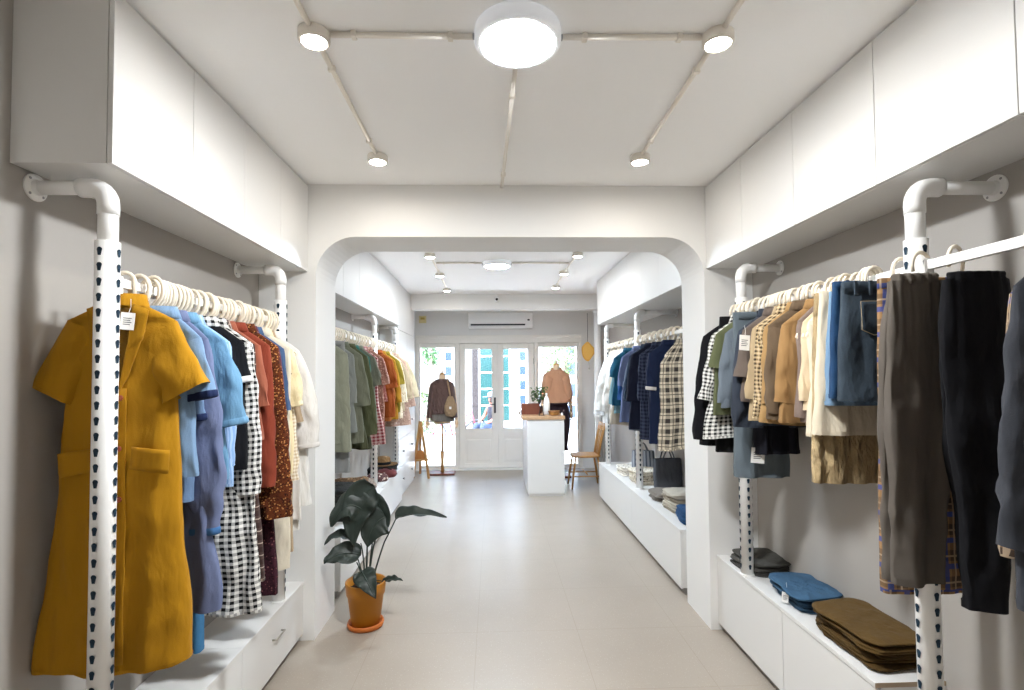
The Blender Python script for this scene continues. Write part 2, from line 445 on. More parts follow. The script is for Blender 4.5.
# ------------------------------------------------------------------ SLOTTED POSTS + RODS
def post(x, y, xw, z0, label, zsl=2.0, ztop=2.17):
    """pipe standing at x,y with an elbow arm to the wall plane xw"""
    s = 1 if xw > x else -1
    r = thing('slotted_post', label, 'clothes rail post', (x, y, z0), 0, 'slotted rail posts')
    H = zsl-z0; R = .033
    bm = new(); n = 32
    lathe(bm, [(R, 0), (R, H)], n)
    # keyhole slots in four columns: dark faces, shadow inside the holes painted on
    pitch = .047; cnt = int((H-.04)/pitch)
    for q in range(4):
        a0 = q*PI/2
        for i in range(cnt):
            zc = H-.035-i*pitch
            pts = []
            for k in range(9):
                a = -.35*PI/2+k/8*(PI+.35*PI); pts.append((.0078*math.cos(a), .005+.0078*math.sin(a)))
            pts += [(-.0042, -.013), (.0042, -.013)]
            vs = [bm.verts.new(((R+.0024)*math.cos(a0+px/R), (R+.0024)*math.sin(a0+px/R), zc+pz)) for px, pz in pts]
            bm.faces.new(vs).material_index = 1
    sl = link('slotted_sleeve', bm, [STEEL, SLOT], r, smooth=False)
    for p in sl.data.polygons:
        if p.material_index == 0 and len(p.vertices) == 4: p.use_smooth = True
    bm = new(); lathe(bm, [(.04, 0), (.04, .006), (.034, .01)], 24); link('foot_plate', bm, STEEL, r)
    zt = ztop-z0; L = abs(xw-x)
    bm = new(); tube(bm, [(0, 0, H-.05), (0, 0, zt-.03)], .027, 24); link('pipe', bm, STEEL, r, smooth=True)
    arm = bez((0, 0, zt-.06), (0, 0, zt+.003), (s*.065, 0, zt), 8)
    bm = new(); tube(bm, [(0, 0, zt-.085), (0, 0, zt-.06)]+arm[1:]+[(s*.085, 0, zt)], [.0295]*11, 24); link('elbow', bm, STEEL, r, smooth=True)
    bm = new(); tube(bm, [(s*.06, 0, zt), (s*(L-.004), 0, zt)], .0215, 20); link('arm', bm, STEEL, r, smooth=True)
    bm = new(); lathe(bm, [(.042, 0), (.042, .005), (.024, .008), (.022, .02)], 28)
    for k in range(4):
        a = PI/4+k*PI/2; lathe(bm, [(.0045, .005), (.004, .0075)], 10, (.033*math.cos(a), .033*math.sin(a), 0), 1)
    bm.transform(Matrix.Translation((s*(L-.001), 0, zt)) @ Matrix.Rotation(-s*PI/2, 4, 'Y'))
    link('wall_flange', bm, [STEEL, GREYP], r)
    return r
post(-1.195, 1.65, XL, 0.0+.35, 'white slotted post in front of the mustard dress')
post(-1.18, 2.93, XL, .35, 'white slotted post at archway end of the left rail')
post(1.36, 1.61, XR, 0, 'white slotted post between denim and grey trousers on the right')
post(1.405, 2.88, XR, .455, 'white slotted post at archway end of the right rail behind black clothes')
post(1.41, 5.02, XRF, .46, 'white slotted post beyond the archway among the navy clothes')
post(1.40, 6.35, XRF, .46, 'white slotted post behind the wooden chair and white blouses')
post(-1.2, 5.3, XL, .455, 'white slotted post beyond the archway among the green and orange clothes')
post(-1.2, 6.47, XL, .455, 'white slotted post beside the tall white cabinets')

post(-1.2, 3.7, XL, 0, 'white slotted post tucked behind the left archway pier')
post(1.41, 3.635, XRF, 0, 'white slotted post tucked behind the right archway pier')
post(1.37, .5, XR, 0, 'white slotted post at the near end of the right wall rail')
def rail(x, y0, y1, z, label, name='clothes_rail'):
    r = thing(name, label, 'clothes rail', (x, y0, z), 0, 'white clothes rails'); L = y1-y0
    bm = new(); box(bm, -.009, .009, .0, L, -.015, .015); link('bar', bm, STEEL, r, bevel=.003)
    for yy in (0.0, L-.012):
        bm = new(); box(bm, -.012, .012, yy, yy+.012, -.035, .022); link('end_bracket', bm, STEEL, r, bevel=.002)
    return r
RZL, RZR = 1.88, 1.91
rail(-1.19, 1.685, 2.895, RZL, 'white clothes rail on the left wall from mustard dress to white blouses')
rail(1.375, 1.645, 2.845, RZR, 'white clothes rail on the right wall from denim to black cardigan')
rail(1.365, .535, 1.575, RZR, 'white clothes rail on the right holding black trousers, running out of frame')
rail(-1.2, 3.735, 5.262, RZL+.02, 'white clothes rail holding sage and olive clothes beyond the archway')
rail(-1.2, 5.335, 6.43, RZL+.02, 'white clothes rail holding orange and cream clothes beyond the archway')
rail(1.41, 3.67, 4.985, RZL+.01, 'white clothes rail holding plaid dress and navy clothes beyond the archway')
rail(1.405, 5.055, 6.31, RZL+.01, 'white clothes rail holding blue and white clothes beyond the archway')
# short support posts the far rail ends rest in (hidden behind the archway piers)

# ------------------------------------------------------------------ HANGERS
def hanger_mesh(w):
    bm = new()
    hook = [(.0, 0, -.118), (.0, 0, -.072), (.012, 0, -.05), (.026, 0, -.03)]
    for k in range(11):
        a = -.3+k/10*(PI+.3); hook.append((.031*math.cos(a), 0, .0+.042*math.sin(a)))
    hook.append((-.029, 0, -.02))
    tube(bm, hook, .0066, 8, flat=.8)
    s = w/.165
    arm = [(0, 0, -.112), (.03*s, 0, -.116), (.08*s, 0, -.134), (.13*s, 0, -.158), (.16*s, 0, -.178), (.165*s, 0, -.188), (.155*s, 0, -.196), (.1*s, 0, -.198), (0, 0, -.198)]
    tube(bm, arm, .0052, 8); tube(bm, [(-x, y, z) for x, y, z in arm], .0052, 8)
    me = bpy.data.meshes.new('hanger'); bmesh.ops.recalc_face_normals(bm, faces=bm.faces[:]); bm.to_mesh(me); bm.free()
    me.materials.append(HANG)
    for p in me.polygons: p.use_smooth = True
    return me
HM, HMS = hanger_mesh(.15), hanger_mesh(.062)
hanger0 = bpy.data.objects.new('clothes_hanger', HM)
hanger_used = []
def hanger(x, y, z, rz, label, group, small=False):
    o = hanger0 if not hanger_used else hanger0.copy()
    hanger_used.append(o); o.data = HMS if small else HM
    COL.objects.link(o)
    o.location = (x, y, z); o.rotation_euler = (0, 0, rz); o['label'] = label; o['category'] = 'hanger'; o['group'] = group
    return o
# ------------------------------------------------------------------ GARMENTS
def sgnpow(v, e): return math.copysign(abs(v)**e, v)

def cring(w, d, z, n, ex=2.4, fold=None, cx=0., cy=0.):
    out = []
    for k in range(n):
        a = 2*PI*k/n; c, s = math.cos(a), math.sin(a)
        x = w*sgnpow(c, 2/ex); y = d*sgnpow(s, 2/ex)
        if fold:
            dx, dy = fold(x, z, a); x += dx; y += dy
        out.append((cx+x, cy+y, z))
    return out

def fold_fn(seed, amp, L, kx=42., top=0., hang=1.):
    r = random.Random(seed); p1, p2, p3 = (r.random()*6.28 for _ in range(3)); k1 = kx*(.8+.4*r.random()); k2 = k1*2.1; o = r.random()*50
    def f(x, z, a):
        t = min(1, max(0, (top-z)/L)); A = amp*1.5*(.15+.85*t**.8)
        s = math.sin(a)
        dy = A*(math.sin(k1*x+p1+z*1.5)*.6+math.sin(k2*x+p2-z*2)*.3)
        nz = noise.noise(Vector((x*9+o, z*4+o, s*.8)))+.5*noise.noise(Vector((x*22+o, z*11, s)))
        dy += amp*.7*nz*(1 if s >= 0 else -1)*min(1, .4+t)
        rg = 1-abs(noise.noise(Vector((x*7+z*5+o, z*6-x*4, 7+s*.6))))*2.2
        dy += amp*.75*max(0, rg)*(1 if s >= 0 else -1)*min(1, .5+t)
        dx = amp*.8*noise.noise(Vector((o, z*6+o, math.cos(a)*2)))*min(1, t*2)
        return dx, dy
    return f

def sleeve(name, root, mat, side, sw, sh, sl, hw0, hw1, th0, th1, puff=0, d=.026, seed=0, cuffmat=None, thick1=None, n=30):
    r = random.Random(seed*7+side); rows = max(10, int(sl/.02)); o = r.random()*40
    p = Vector((sw, 0, -sh)); rings = []
    e0 = Vector((math.cos(th0), 0, math.sin(th0))); c = p-e0*hw0
    d1 = thick1 or d
    for i in range(rows+1):
        t = i/rows; th = th0+(th1-th0)*t
        dr = Vector((math.sin(th), 0, -math.cos(th))); e = Vector((math.cos(th), 0, math.sin(th)))
        if i: c = c+dr*(sl/rows)
        hw = hw0+(hw1-hw0)*t+puff*math.sin(PI*min(1, t*1.02))**1.0*(.4+.6*t)
        dd = (d+(d1-d)*t)*(1+ (puff*10)*math.sin(PI*t)*.6)
        dd *= min(1.15, .9+.12*i)
        ring = []
        for k in range(n):
            a = 2*PI*k/n; u = hw*sgnpow(math.cos(a), .85); v = dd*sgnpow(math.sin(a), .85)
            w = (.006+.16*hw*t)*noise.noise(Vector((u*16+o, t*sl*14+o, math.sin(a)*1.5)))
            v += w*1.1; u += w*.5
            q = c+e*u; ring.append((side*q.x, q.y+v, q.z))
        rings.append(ring)
    bm = new(); loft(bm, rings, uvoff=.013)
    s = link(name, bm, mat, root, smooth='keep')
    if cuffmat or puff or hw1 < .05:
        bm = new(); last = rings[-1]; cc = Vector(c); cc.x *= side
        def sc(k, off):
            return [tuple(Vector(cc)+(Vector(q)-Vector(cc))*k+Vector((side*dr.x, 0, dr.z))*off) for q in last]
        loft(bm, [sc(1.0, -.002), sc(1.04, .0), sc(1.04, .02), sc(.97, .024), sc(.9, .012)])
        link('cuff', bm, cuffmat or mat, s, smooth='keep')
    return s

def top(name, label, cat, X, Y, ZR, rz, mat, L=.6, sw=.18, sh=.075, chest=None, waist=None, hem=None, d=.026, amp=.009, sl=.22, hw0=.095, hw1=.075,
        th0=.35, th1=.2, puff=0, smat=None, cmat=None, collar=True, cuff=None, buttons=None, group=None, seed=None, dz=-.07, sides=(-1, 1), thick1=None, placket=False, neck=.07, dn=.02):
    seed = seed if seed is not None else rnd.randrange(9999)
    g = thing(name, label, cat, (X, Y, ZR), rz, group)
    chest = chest or sw+.005; waist = waist or chest-.005; hem = hem or chest+.015
    f = fold_fn(seed, amp, L, top=0)
    n = 72; rings = []; sway = random.Random(seed).uniform(-.012, .012)
    for t in (0, .2, .45, .7, .88, 1):
        rings.append([(x, y, z+dz) for x, y, z in cring(neck+(sw-neck)*t, (.020+.006*t if t < 1 else .018) if dn < .03 else dn+(d*.82-dn)*t, -sh*t**1.15, n, 2.0)])
    prof = [(0, sw), (.12, chest), (.45, waist), (1, hem)]
    rows = max(12, int(L/.022))
    for i in range(1, rows+1):
        t = i/rows; z = -sh-(L-sh)*t
        w = lerp_prof(prof, t); dd = d*(.8+.35*t)+.006*math.sin(PI*min(1, t*2.2))
        rings.append([(x+sway*t*t+.006*noise.noise(Vector((seed, z*5, 0))), y, z2+dz+t*.012*math.sin(x*9+seed)) for x, y, z2 in cring(w, dd, z, n, 2.6, f)])
    bm = new(); lay = loft(bm, rings)
    # turned hem
    last = rings[-1]
    loft(bm, [last, [(x*1.004, y*1.04, z+.012) for x, y, z in last]])
    b = link('body', bm, mat, g, smooth='keep')
    if collar:
        bm = new(); c = neck
        R = [(c+.002, .024, -.008), (c-.006, .022, .026), (c+.004, .03, .03), (c+.018, .038, -.008), (c+.014, .036, -.012)]
        loft(bm, [[(x, y, z+dz) for x, y, z in cring(w, dd, z0, 28, 2.0)] for w, dd, z0 in R])
        link('collar', bm, cmat or mat, g, smooth='keep')
    if placket:
        bm = new(); pts = []
        yb = -d-.012
        for i in range(9):
            t = i/8; z = -sh*.3-(L-sh*.3-.01)*t; x = .0; dx, dy = f(x, z, -PI/2); dd = d*(.8+.35*t)+.012
            pts.append((x, -dd+min(0, dy)-.002, z+dz))
        for (a, b2) in zip(pts, pts[1:]):
            vs = [bm.verts.new((sx*.014, q[1]-yy, q[2])) for q in (a, b2) for sx in (-1, 1) for yy in (0, .003)]
            for qd in ((0, 2, 6, 4), (1, 5, 7, 3), (0, 4, 5, 1), (2, 3, 7, 6)): bm.faces.new([vs[i] for i in qd])
        link('placket', bm, cmat or mat, g)
        for i in range(1, 8):
            q = pts[i]; bm = new(); lathe(bm, [(.005, 0), (.0055, .0015), (.004, .003)], 10); bm.transform(Matrix.Translation((0, q[1]-.003, q[2])) @ Matrix.Rotation(PI/2, 4, 'X'))
            link('button', bm, buttons or WHITEP, g)
    for s in sides:
        if sl: sl_o = sleeve('sleeve', g, smat or mat, s, sw, sh-dz, sl, hw0, hw1, th0, th1, puff, d*.9, seed+s, cuff, thick1)
    return g

def skirt(name, label, cat, X, Y, ZR, rz, mat, L=.4, w0=.16, w1=.2, d=.024, amp=.01, band=.035, bmat=None, dz=-.03, kx=40, seed=None, group=None, pocket=None, loops=False, gather=0, hemmat=None):
    seed = seed if seed is not None else rnd.randrange(9999)
    g = thing(name, label, cat, (X, Y, ZR), rz, group); f = fold_fn(seed, amp, L, kx=kx); n = 72
    rows = max(10, int(L/.022)); rings = []
    def fg(x, z, a):
        dx, dy = f(x, z, a)
        return dx, dy+gather*math.sin(x*190)*math.exp(z*9)
    for i in range(rows+1):
        t = i/rows; rings.append([(x, y, z+dz) for x, y, z in cring(w0+(w1-w0)*t**.8, d*(.75+.4*t), -L*t, n, 2.8, fg)])
    last = rings[-1]; bm = new(); loft(bm, rings); loft(bm, [last, [(x*1.004, y*1.05, z+.015) for x, y, z in last]])
    link('body', bm, mat, g, smooth='keep')
    bm = new(); loft(bm, [[(x, y+gather*math.sin(x*190), z+dz) for x, y, z in cring(w0*k, dd, z, n, 2.8)] for k, dd, z in ((1.0, d*.72, -band), (1.015, d*.9, -band), (1.015, d*.9, 0), (1.0, d*.8, .003), (.98, d*.6, -.006))])
    wb = link('waistband', bm, bmat or mat, g, smooth='keep')
    if loops:
        for k in (-.75, -.3, .3, .75):
            bm = new(); box(bm, k*w0-.006, k*w0+.006, -d*.95-.005, -d*.95+.002, dz-band-.008, dz+.004); link('belt_loop', bm, mat, wb, bevel=.0015)
    if pocket:
        for (px, pz, pw, ph) in pocket:
            bm = new(); N = 6; V = []
            for i in range(N+1):
                for j in range(N+1):
                    x = px-pw+2*pw*i/N; z = pz-ph*j/N-(.018 if 0 else 0); t = -z/L
                    if j == N: z -= .02*(1-abs(2*i/N-1))
                    dx, dy = f(x, z, -PI/2); V.append(bm.verts.new((x, -d*(.75+.4*t)*1.0+dy*1.0-.006, z+dz)))
            for i in range(N):
                for j in range(N):
                    q = i*(N+1)+j; bm.faces.new((V[q], V[q+1], V[q+N+2], V[q+N+1]))
            sb = new(); q0 = lambda i, j: V[i*(N+1)+j].co+Vector((0, -.0035, 0))
            ed = [q0(i, 0) for i in range(N+1)]+[q0(N, j) for j in range(1, N+1)]+[q0(i, N) for i in range(N-1, -1, -1)]+[q0(0, j) for j in range(N-1, -1, -1)]
            tube(sb, ed, .0012, 5, cap=False)
            p = link('pocket', bm, bmat or mat, g, smooth=True); link('stitching', sb, plain('denim_thread', '#a89878', .8), p); so = p.modifiers.new('thick', 'SOLIDIFY'); so.thickness = .004
    return g

def trousers(name, label, X, Y, ZR, rz, mat, L=.98, w=.1, hemw=.08, d=.03, amp=.01, dz=-.035, gather=.004, seed=1, split=.22, offs=.03, cat='trousers', group=None, legy=.03, drift=0., prof=None):
    g = thing(name, label, cat, (X, Y, ZR), rz, group); f = fold_fn(seed, amp, L, kx=34); n = 40
    prof = prof or [(0, w*.95), (.25, w*1.04), (1, hemw)]
    def gz(x, z): return gather*math.sin(x*230+math.sin(z*14))*math.exp(z*7)
    bm = new(); loft(bm, [[(x, y+gather*1.1*math.sin(x*230+z*40), z+dz) for x, y, z in cring(w*k, dd, z, 72, 2.4)] for k, dd, z in ((.95, d*.8, -.032), (.985, d*1.0, -.028), (.985, d*1.05, -.018), (.96, d*.95, -.014), (.98, d*1.05, -.004), (.95, d*.9, .002), (.92, d*.6, -.004))])
    link('waistband', bm, mat, g, smooth='keep')
    for k, s in enumerate((-1, 1)):
        f2 = fold_fn(seed+5+k, amp*1.2, L, kx=30); rings = []; rows = 30
        for i in range(rows+1):
            t = i/rows; z = -.02-(L-.02)*t
            ww = lerp_prof(prof, -z/L); rows_ = 0; dd = d*(.7+.2*min(1, t*3))
            wob = .012*noise.noise(Vector((seed, z*4, s)))
            rings.append([(x+offs*s*t+drift*(-z/L)+wob*t, y+gz(x, z)+s*legy*min(1, .25+t*1.5), z2+dz) for x, y, z2 in cring(ww, dd, z, 64, 2.3, f2)])
        last = rings[-1]; bm = new(); loft(bm, rings); loft(bm, [last, [(x, y, z+.02) for x, y, z in last]])
        link('trouser_leg', bm, mat, g, smooth='keep')
    return g

def price_tag(x, y, z, rz, label, w=.04, h=.055, parent=None):
    bm = new(); box(bm, -w/2, w/2, -.0008, .0008, -h, 0); t = link('price_tag', bm, PAPER, parent, loc=(x, y, z)); t.rotation_euler = (0, .08, rz)
    bm = new()
    for i in range(4): box(bm, -w*.32, w*(.3-.1*(i % 2)), -.0013, -.0007, -h*(.35+.12*i), -h*(.31+.12*i))
    link('print', bm, INK, t)
    bm = new(); tube(bm, [(0, 0, -.006), (.004, .004, .02), (0, .008, .045)], .0008, 5); link('string', bm, PAPER, t)
    if parent is None: tag(t, label, 'tag')
    return t

YAW = math.atan(19/520.)
def ex(px, y): return y*math.tan(math.atan((px-512)/520.)+YAW)          # sight line of the reference view, used to size things
def ez(py, px, y): return 1.58-(py-374)/520.*(y*math.cos(YAW)+ex(px, y)*math.sin(YAW))
def fit(g, xt, side, hg=None):
    bpy.context.view_layer.update(); c, s = math.cos(g.rotation_euler.z), math.sin(g.rotation_euler.z); e = 0
    for ch in g.children_recursive:
        if ch.type == 'MESH':
            for v in ch.data.vertices: e = max(e, side*(c*v.co.x-s*v.co.y))
    x = g.location.x; d = side*(xt-x)-e; m = max(-.03, min(.03, d)); g.location.x += side*m
    if hg: hg.location.x += side*m
    k = (side*(xt-g.location.x))/e; g.scale.x = max(.55, min(1.35, k))
def auto(kw, fn, y, zr, x0):
    if fn is top: kw.setdefault('dz', -.09 if x0 < 0 else (-.085 if y > 3 else -.055))
    else: kw.setdefault('dz', -.07 if x0 < 0 else -.03)
    px = kw.get('edge'); dz = kw.get('dz', -.055 if fn is top else -.03); sh = kw.get('sh', .075)
    if fn is top: kw.setdefault('dz', -.055)
    if 'bot' in kw: kw['L'] = zr+dz-ez(kw.pop('bot'), px, y)
    if 'se' in kw: kw['sl'] = max(.12, (zr+dz-sh-ez(kw.pop('se'), px, y)))
    return kw
HG_L = 'cream hangers on the left rail'; HG_R = 'cream hangers on the right rail'
HG_FL = 'cream hangers on the rail behind the plant'; HG_FR = 'cream hangers on the blue clothes rail'
HL = {HG_L: 'cream plastic hanger in the crowded row above mustard and blue clothes',
      HG_R: 'cream plastic hanger in the crowded row above denim, tan and black clothes',
      HG_FL: 'cream plastic hanger on the rail beyond the archway above green and orange clothes',
      HG_FR: 'cream plastic hanger on the rail beyond the archway above blue and white clothes'}
def hang(x, y, z, rz, grp, small=False): return hanger(x, y, z, rz, HL[grp], grp, small)

# ---------------- left rail
X0 = -1.19
MUST = fabric('mustard_crepe', '#d0920c', .05, .4, 10)
# mustard dress
mg = top('mustard_dress', 'long mustard yellow short sleeved dress with lapels and pocket flaps behind the front left post', 'dress', -1.20, 1.735, RZL, .17, MUST,
         L=1.15, sw=.165, sh=.05, chest=.162, waist=.178, hem=.228, d=.038, amp=.009, sl=.235, hw0=.07, hw1=.078, th0=.36, th1=.5, collar=False, seed=4, thick1=.04, dz=-.066, neck=.062)
mg.scale.x = .95
def yfront(x, z, dd=.038, L=1.15, sh=.05, seed=4, amp=.009):
    t = max(0, (-z-sh)/(L-sh)); dx, dy = fold_fn(seed, amp, L, top=0)(x, z, -PI/2); return -(dd*(.8+.35*t)+.006*math.sin(PI*min(1, t*2.2)))+dy
def patch(name, root, mat, outline, dz, off, thick=.003, mats=None, sub=5):
    """cloth panel that follows the dress front, outline in (x,z) as 4 corners"""
    bm = new(); N = sub; a, b, c, d4 = [Vector((p[0], p[1])) for p in outline]; V = []
    for i in range(N+1):
        for j in range(N+1):
            u, v = i/N, j/N; q = (a*(1-u)+b*u)*(1-v)+(d4*(1-u)+c*u)*v
            V.append(bm.verts.new((q.x, yfront(q.x, q.y)-off, q.y+dz)))
    for i in range(N):
        for j in range(N):
            k = i*(N+1)+j; bm.faces.new((V[k], V[k+1], V[k+N+2], V[k+N+1]))
    o = link(name, bm, mat, root, smooth=True); s = o.modifiers.new('thick', 'SOLIDIFY'); s.thickness = thick; return o
DZ = -.066
MUSTIN = fabric('mustard_crepe_inside_shaded', '#7a540c', .05, .3, 10)  # darker mustard for a front patch: shade inside the open neck as colour
patch('neck_shade_patch', mg, MUSTIN, [(-.05, -.012), (.05, -.012), (.008, -.27), (-.006, -.27)], DZ, .003, .001)
patch('lapel', mg, MUST, [(.045, .002), (.092, -.018), (.078, -.115), (.03, -.15)], DZ, .009, .004)
patch('lapel', mg, MUST, [(.03, -.13), (.083, -.085), (.035, -.235), (.005, -.285)], DZ, .007, .003)
patch('lapel', mg, MUST, [(-.092, -.018), (-.045, .002), (-.03, -.15), (-.078, -.115)], DZ, .009, .004)
patch('lapel', mg, MUST, [(-.083, -.085), (-.03, -.13), (-.003, -.285), (-.035, -.235)], DZ, .007, .003)
bm = new(); loft(bm, [[(x, y+.004, z+DZ) for x, y, z in cring(w, dd, z, 28, 2.0)] for w, dd, z in ((.063, .03, -.006), (.056, .028, .034), (.064, .035, .036), (.074, .042, -.004))]); link('collar', bm, MUST, mg, smooth='keep')
patch('pocket_flap', mg, MUST, [(.05, -.455), (.165, -.47), (.16, -.545), (.045, -.525)], DZ, .008, .004)
patch('pocket_flap', mg, MUST, [(-.165, -.47), (-.05, -.455), (-.045, -.525), (-.16, -.545)], DZ, .008, .004)
patch('placket', mg, MUST, [(-.004, -.27), (.03, -.27), (.034, -1.13), (-.004, -1.13)], DZ, .004, .002, sub=12)
for zz in (-.3, -.46, -.62):
    bm = new(); lathe(bm, [(.009, 0), (.0095, .002), (.007, .004)], 14); bm.transform(Matrix.Translation((.012, yfront(.012, zz)-.006, zz+DZ)) @ Matrix.Rotation(PI/2, 4, 'X')); link('button', bm, plain('rust_button', '#8a3c14', .4) if zz == -.3 else bpy.data.materials['rust_button'], mg)
bm = new(); box(bm, .0, .05, -.0005, .001, -.03, 0); nl = link('neck_label', bm, PAPER, mg, loc=(-.01, -.002, -.075))
bm = new()
for i, w in enumerate((.006, .003, .006, .004)): box(bm, .012+i*.007, .012+i*.007+w*.7, -.0012, -.0004, -.019, -.011)
link('print', bm, INK, nl)
pt = price_tag(.036, -.05, -.095, .1, None, .04, .055, mg)
hang(-1.20, 1.735, RZL, .17, HG_L)

USED = []
def fill_row(grp, x, y0, y1, z, step_, small=None):
    n = int((y1-y0)/step_)
    for i in range(n):
        y = y0+(i+.5)*step_+rnd.uniform(-.004, .004)
        if all(abs(y-u[1]) > step_*.62 for u in USED if u[0] == grp): hang(x+rnd.uniform(-.004, .004), y, z, rnd.uniform(-.06, .06), grp, bool(small and y < small))
Y_L = []
def LT(y, *a, **k):
    kw = dict(k); fn = kw.pop('fn', top); x = X0+kw.pop('dx', 0); rz = kw.pop('rz', rnd.uniform(-.08, .08)); z = RZL
    auto(kw, fn, y, z, x); edge = kw.pop('edge', None)
    hg = hang(x, y, z, rz, HG_L, fn is not top or kw.get('sw', .18) < .16)
    g = fn(a[0], a[1], a[2], x, y, z, rz, *a[3:], **kw)
    if edge: fit(g, ex(edge, y), 1, hg)
    USED.append((HG_L, y, hg.location.x))
    return g
SKY = fabric('light_blue_cotton', '#8fb4dc'); NAVY = fabric('navy_trim', '#1f2f5c'); PERI = fabric('periwinkle_cotton', '#7f8cb5')
LT(1.815, 'light_blue_shirt', 'light blue shirt with navy trimmed short sleeves right behind the mustard dress', 'shirt', SKY, sw=.15, chest=.135, waist=.13, hem=.14, th0=.4, hw1=.085, cuff=NAVY, amp=.008, rz=.05, edge=215, se=384, bot=470)
LT(1.87, 'dusty_blue_shirt', 'dusty blue shirt with dark navy cuff bands hanging in front of the periwinkle dress', 'shirt', fabric('dusty_blue', '#7e9fcb'), hw1=.08, cuff=NAVY, th0=.2, th1=.1, sw=.145, chest=.13, waist=.125, hem=.135, edge=206, se=409, bot=500)
LT(1.925, 'periwinkle_dress', 'grey-lavender blue dress with long gathered balloon sleeves', 'dress', PERI, hw0=.085, hw1=.05, th0=.2, th1=.05, puff=.024, cuff=fabric('blue_elastic', '#4f86c8'), hem=.2, sw=.155, chest=.15, waist=.145, edge=226, se=520, bot=600)
LT(1.985, 'sky_blue_blouse', 'sky blue washed denim blouse with short puffed sleeves', 'blouse', denim('sky_chambray', '#6fa8d6', '#9ccbe8'), hw0=.1, hw1=.085, th0=.42, th1=.2, puff=.012, rz=.02, seed=31, edge=247, se=412, bot=480)
LT(2.03, 'blue_dress', 'long clear blue dress showing below the lavender sleeve', 'dress', fabric('clear_blue', '#4a8fc6'), sl=0, hem=.19, sw=.15, edge=206, bot=640)
LT(2.07, 'pale_blue_shirt', 'pale blue striped shirt between the blue dress and the gingham dress', 'shirt', stripes('pale_blue_stripe', '#a9c5e8', '#87aad8', .012, .4, False), hw1=.06, th0=.2, th1=.05, edge=236, se=460, bot=480)
GH = gingham('black_white_gingham', '#121214', '#e9e7e2', .024)
LT(2.12, 'black_blouse', 'black blouse with white sleeve edging in front of the gingham dress', 'blouse', fabric('black_cotton', '#17181d'), hw1=.085, cuff=fabric('white_edging', '#eeeae4'), cmat=GH, rz=.03, th0=.3, edge=251, se=372, bot=470)
LT(2.18, 'gingham_dress', 'long black and white gingham checked dress', 'dress', GH, hw0=.085, hw1=.07, th0=.16, th1=.02, hem=.235, d=.03, amp=.013, rz=.06, edge=263, se=488, bot=604)
LT(2.25, 'checked_skirt_dress', 'long dark brown tartan dress behind the black and white gingham', 'dress', plaid('brown_tartan', '#5c4a44', '#3c2c2a', '#b9a89c', .05), sl=0, hem=.215, edge=265, bot=577)
LT(2.31, 'coral_blouse', 'coral terracotta blouse with wide short sleeves', 'blouse', fabric('coral_crepe', '#bd6a50'), hw0=.095, hw1=.085, th0=.26, th1=.16, rz=.03, edge=269, se=402, bot=440)
LT(2.36, 'rust_shirt', 'rust red long sleeved shirt beneath the coral blouse sleeve', 'shirt', fabric('rust_cotton', '#a2452e'), hw0=.085, hw1=.055, th0=.15, th1=.03, edge=275, se=482, bot=470)
LT(2.42, 'leopard_blouse', 'brown and gold animal print blouse with long sleeves', 'blouse', floral('brown_paisley', '#5e2c12', '#b07a44', '#2a140c', 85, .3), hw0=.085, hw1=.075, th0=.17, th1=.03, rz=.05, edge=292, se=512, bot=500)
LT(2.48, 'burgundy_dress', 'long dark burgundy floral dress with the lowest hem on the left rail', 'dress', floral('burgundy_floral', '#3c1a26', '#7d4a4c', '#231018', 60, .22), sl=.3, hw1=.07, hem=.215, edge=285, bot=590)
LT(2.535, 'plum_blouse', 'plum purple printed blouse behind the animal print one', 'blouse', floral('plum_print', '#5c3044', '#8c6a72', '#43203a', 70, .25), hw1=.07, th0=.24, th1=.06, edge=287, se=430, bot=470)
LT(2.59, 'slate_blue_shirt', 'slate blue shirt showing only a short sleeve before the cream clothes', 'shirt', fabric('slate_blue', '#54709c'), hw1=.075, th0=.25, th1=.1, edge=290, se=406, bot=470)
LT(2.64, 'cream_dress', 'long cream dress hanging below the beige checked shirt', 'dress', fabric('cream_linen', '#eadfc8'), sl=0, hem=.19, edge=291, bot=566)
LT(2.69, 'embroidered_blouse', 'cream yellow blouse with dark embroidered flowers and puffed sleeves', 'blouse', floral('cream_embroidery', '#ecdcb4', '#5a4630', '#e6d4a8', 14, .1), hw1=.07, th0=.4, th1=.15, puff=.018, edge=302, se=396, bot=470)
LT(2.74, 'beige_checked_shirt', 'beige fine checked shirt between cream garments', 'shirt', gingham('beige_check', '#c4ad8c', '#eee4d2', .018), hw1=.075, th0=.22, th1=.05, edge=300, se=475, bot=490)
LT(2.785, 'tan_blouse', 'tan blouse with rounded collar in front of the white blouses', 'blouse', fabric('tan_cotton', '#d2b793'), hw1=.075, th0=.25, edge=303, se=420, bot=545)
LT(2.83, 'white_puff_blouse', 'white blouse with big puffed sleeves nearest the archway on the left rail', 'blouse', fabric('white_cotton', '#f0ece6'), hw0=.1, hw1=.06, th0=.45, th1=.12, puff=.03, rz=.1, edge=318, se=438, bot=516)
LT(2.875, 'white_long_shirt', 'long plain white shirt last on the left rail against the archway', 'shirt', fabric('plain_white', '#f2efea'), hw1=.07, th0=.25, th1=.08, edge=312, se=500, bot=525)

fill_row(HG_L, X0, 1.77, 2.89, RZL, .021, 2.06)
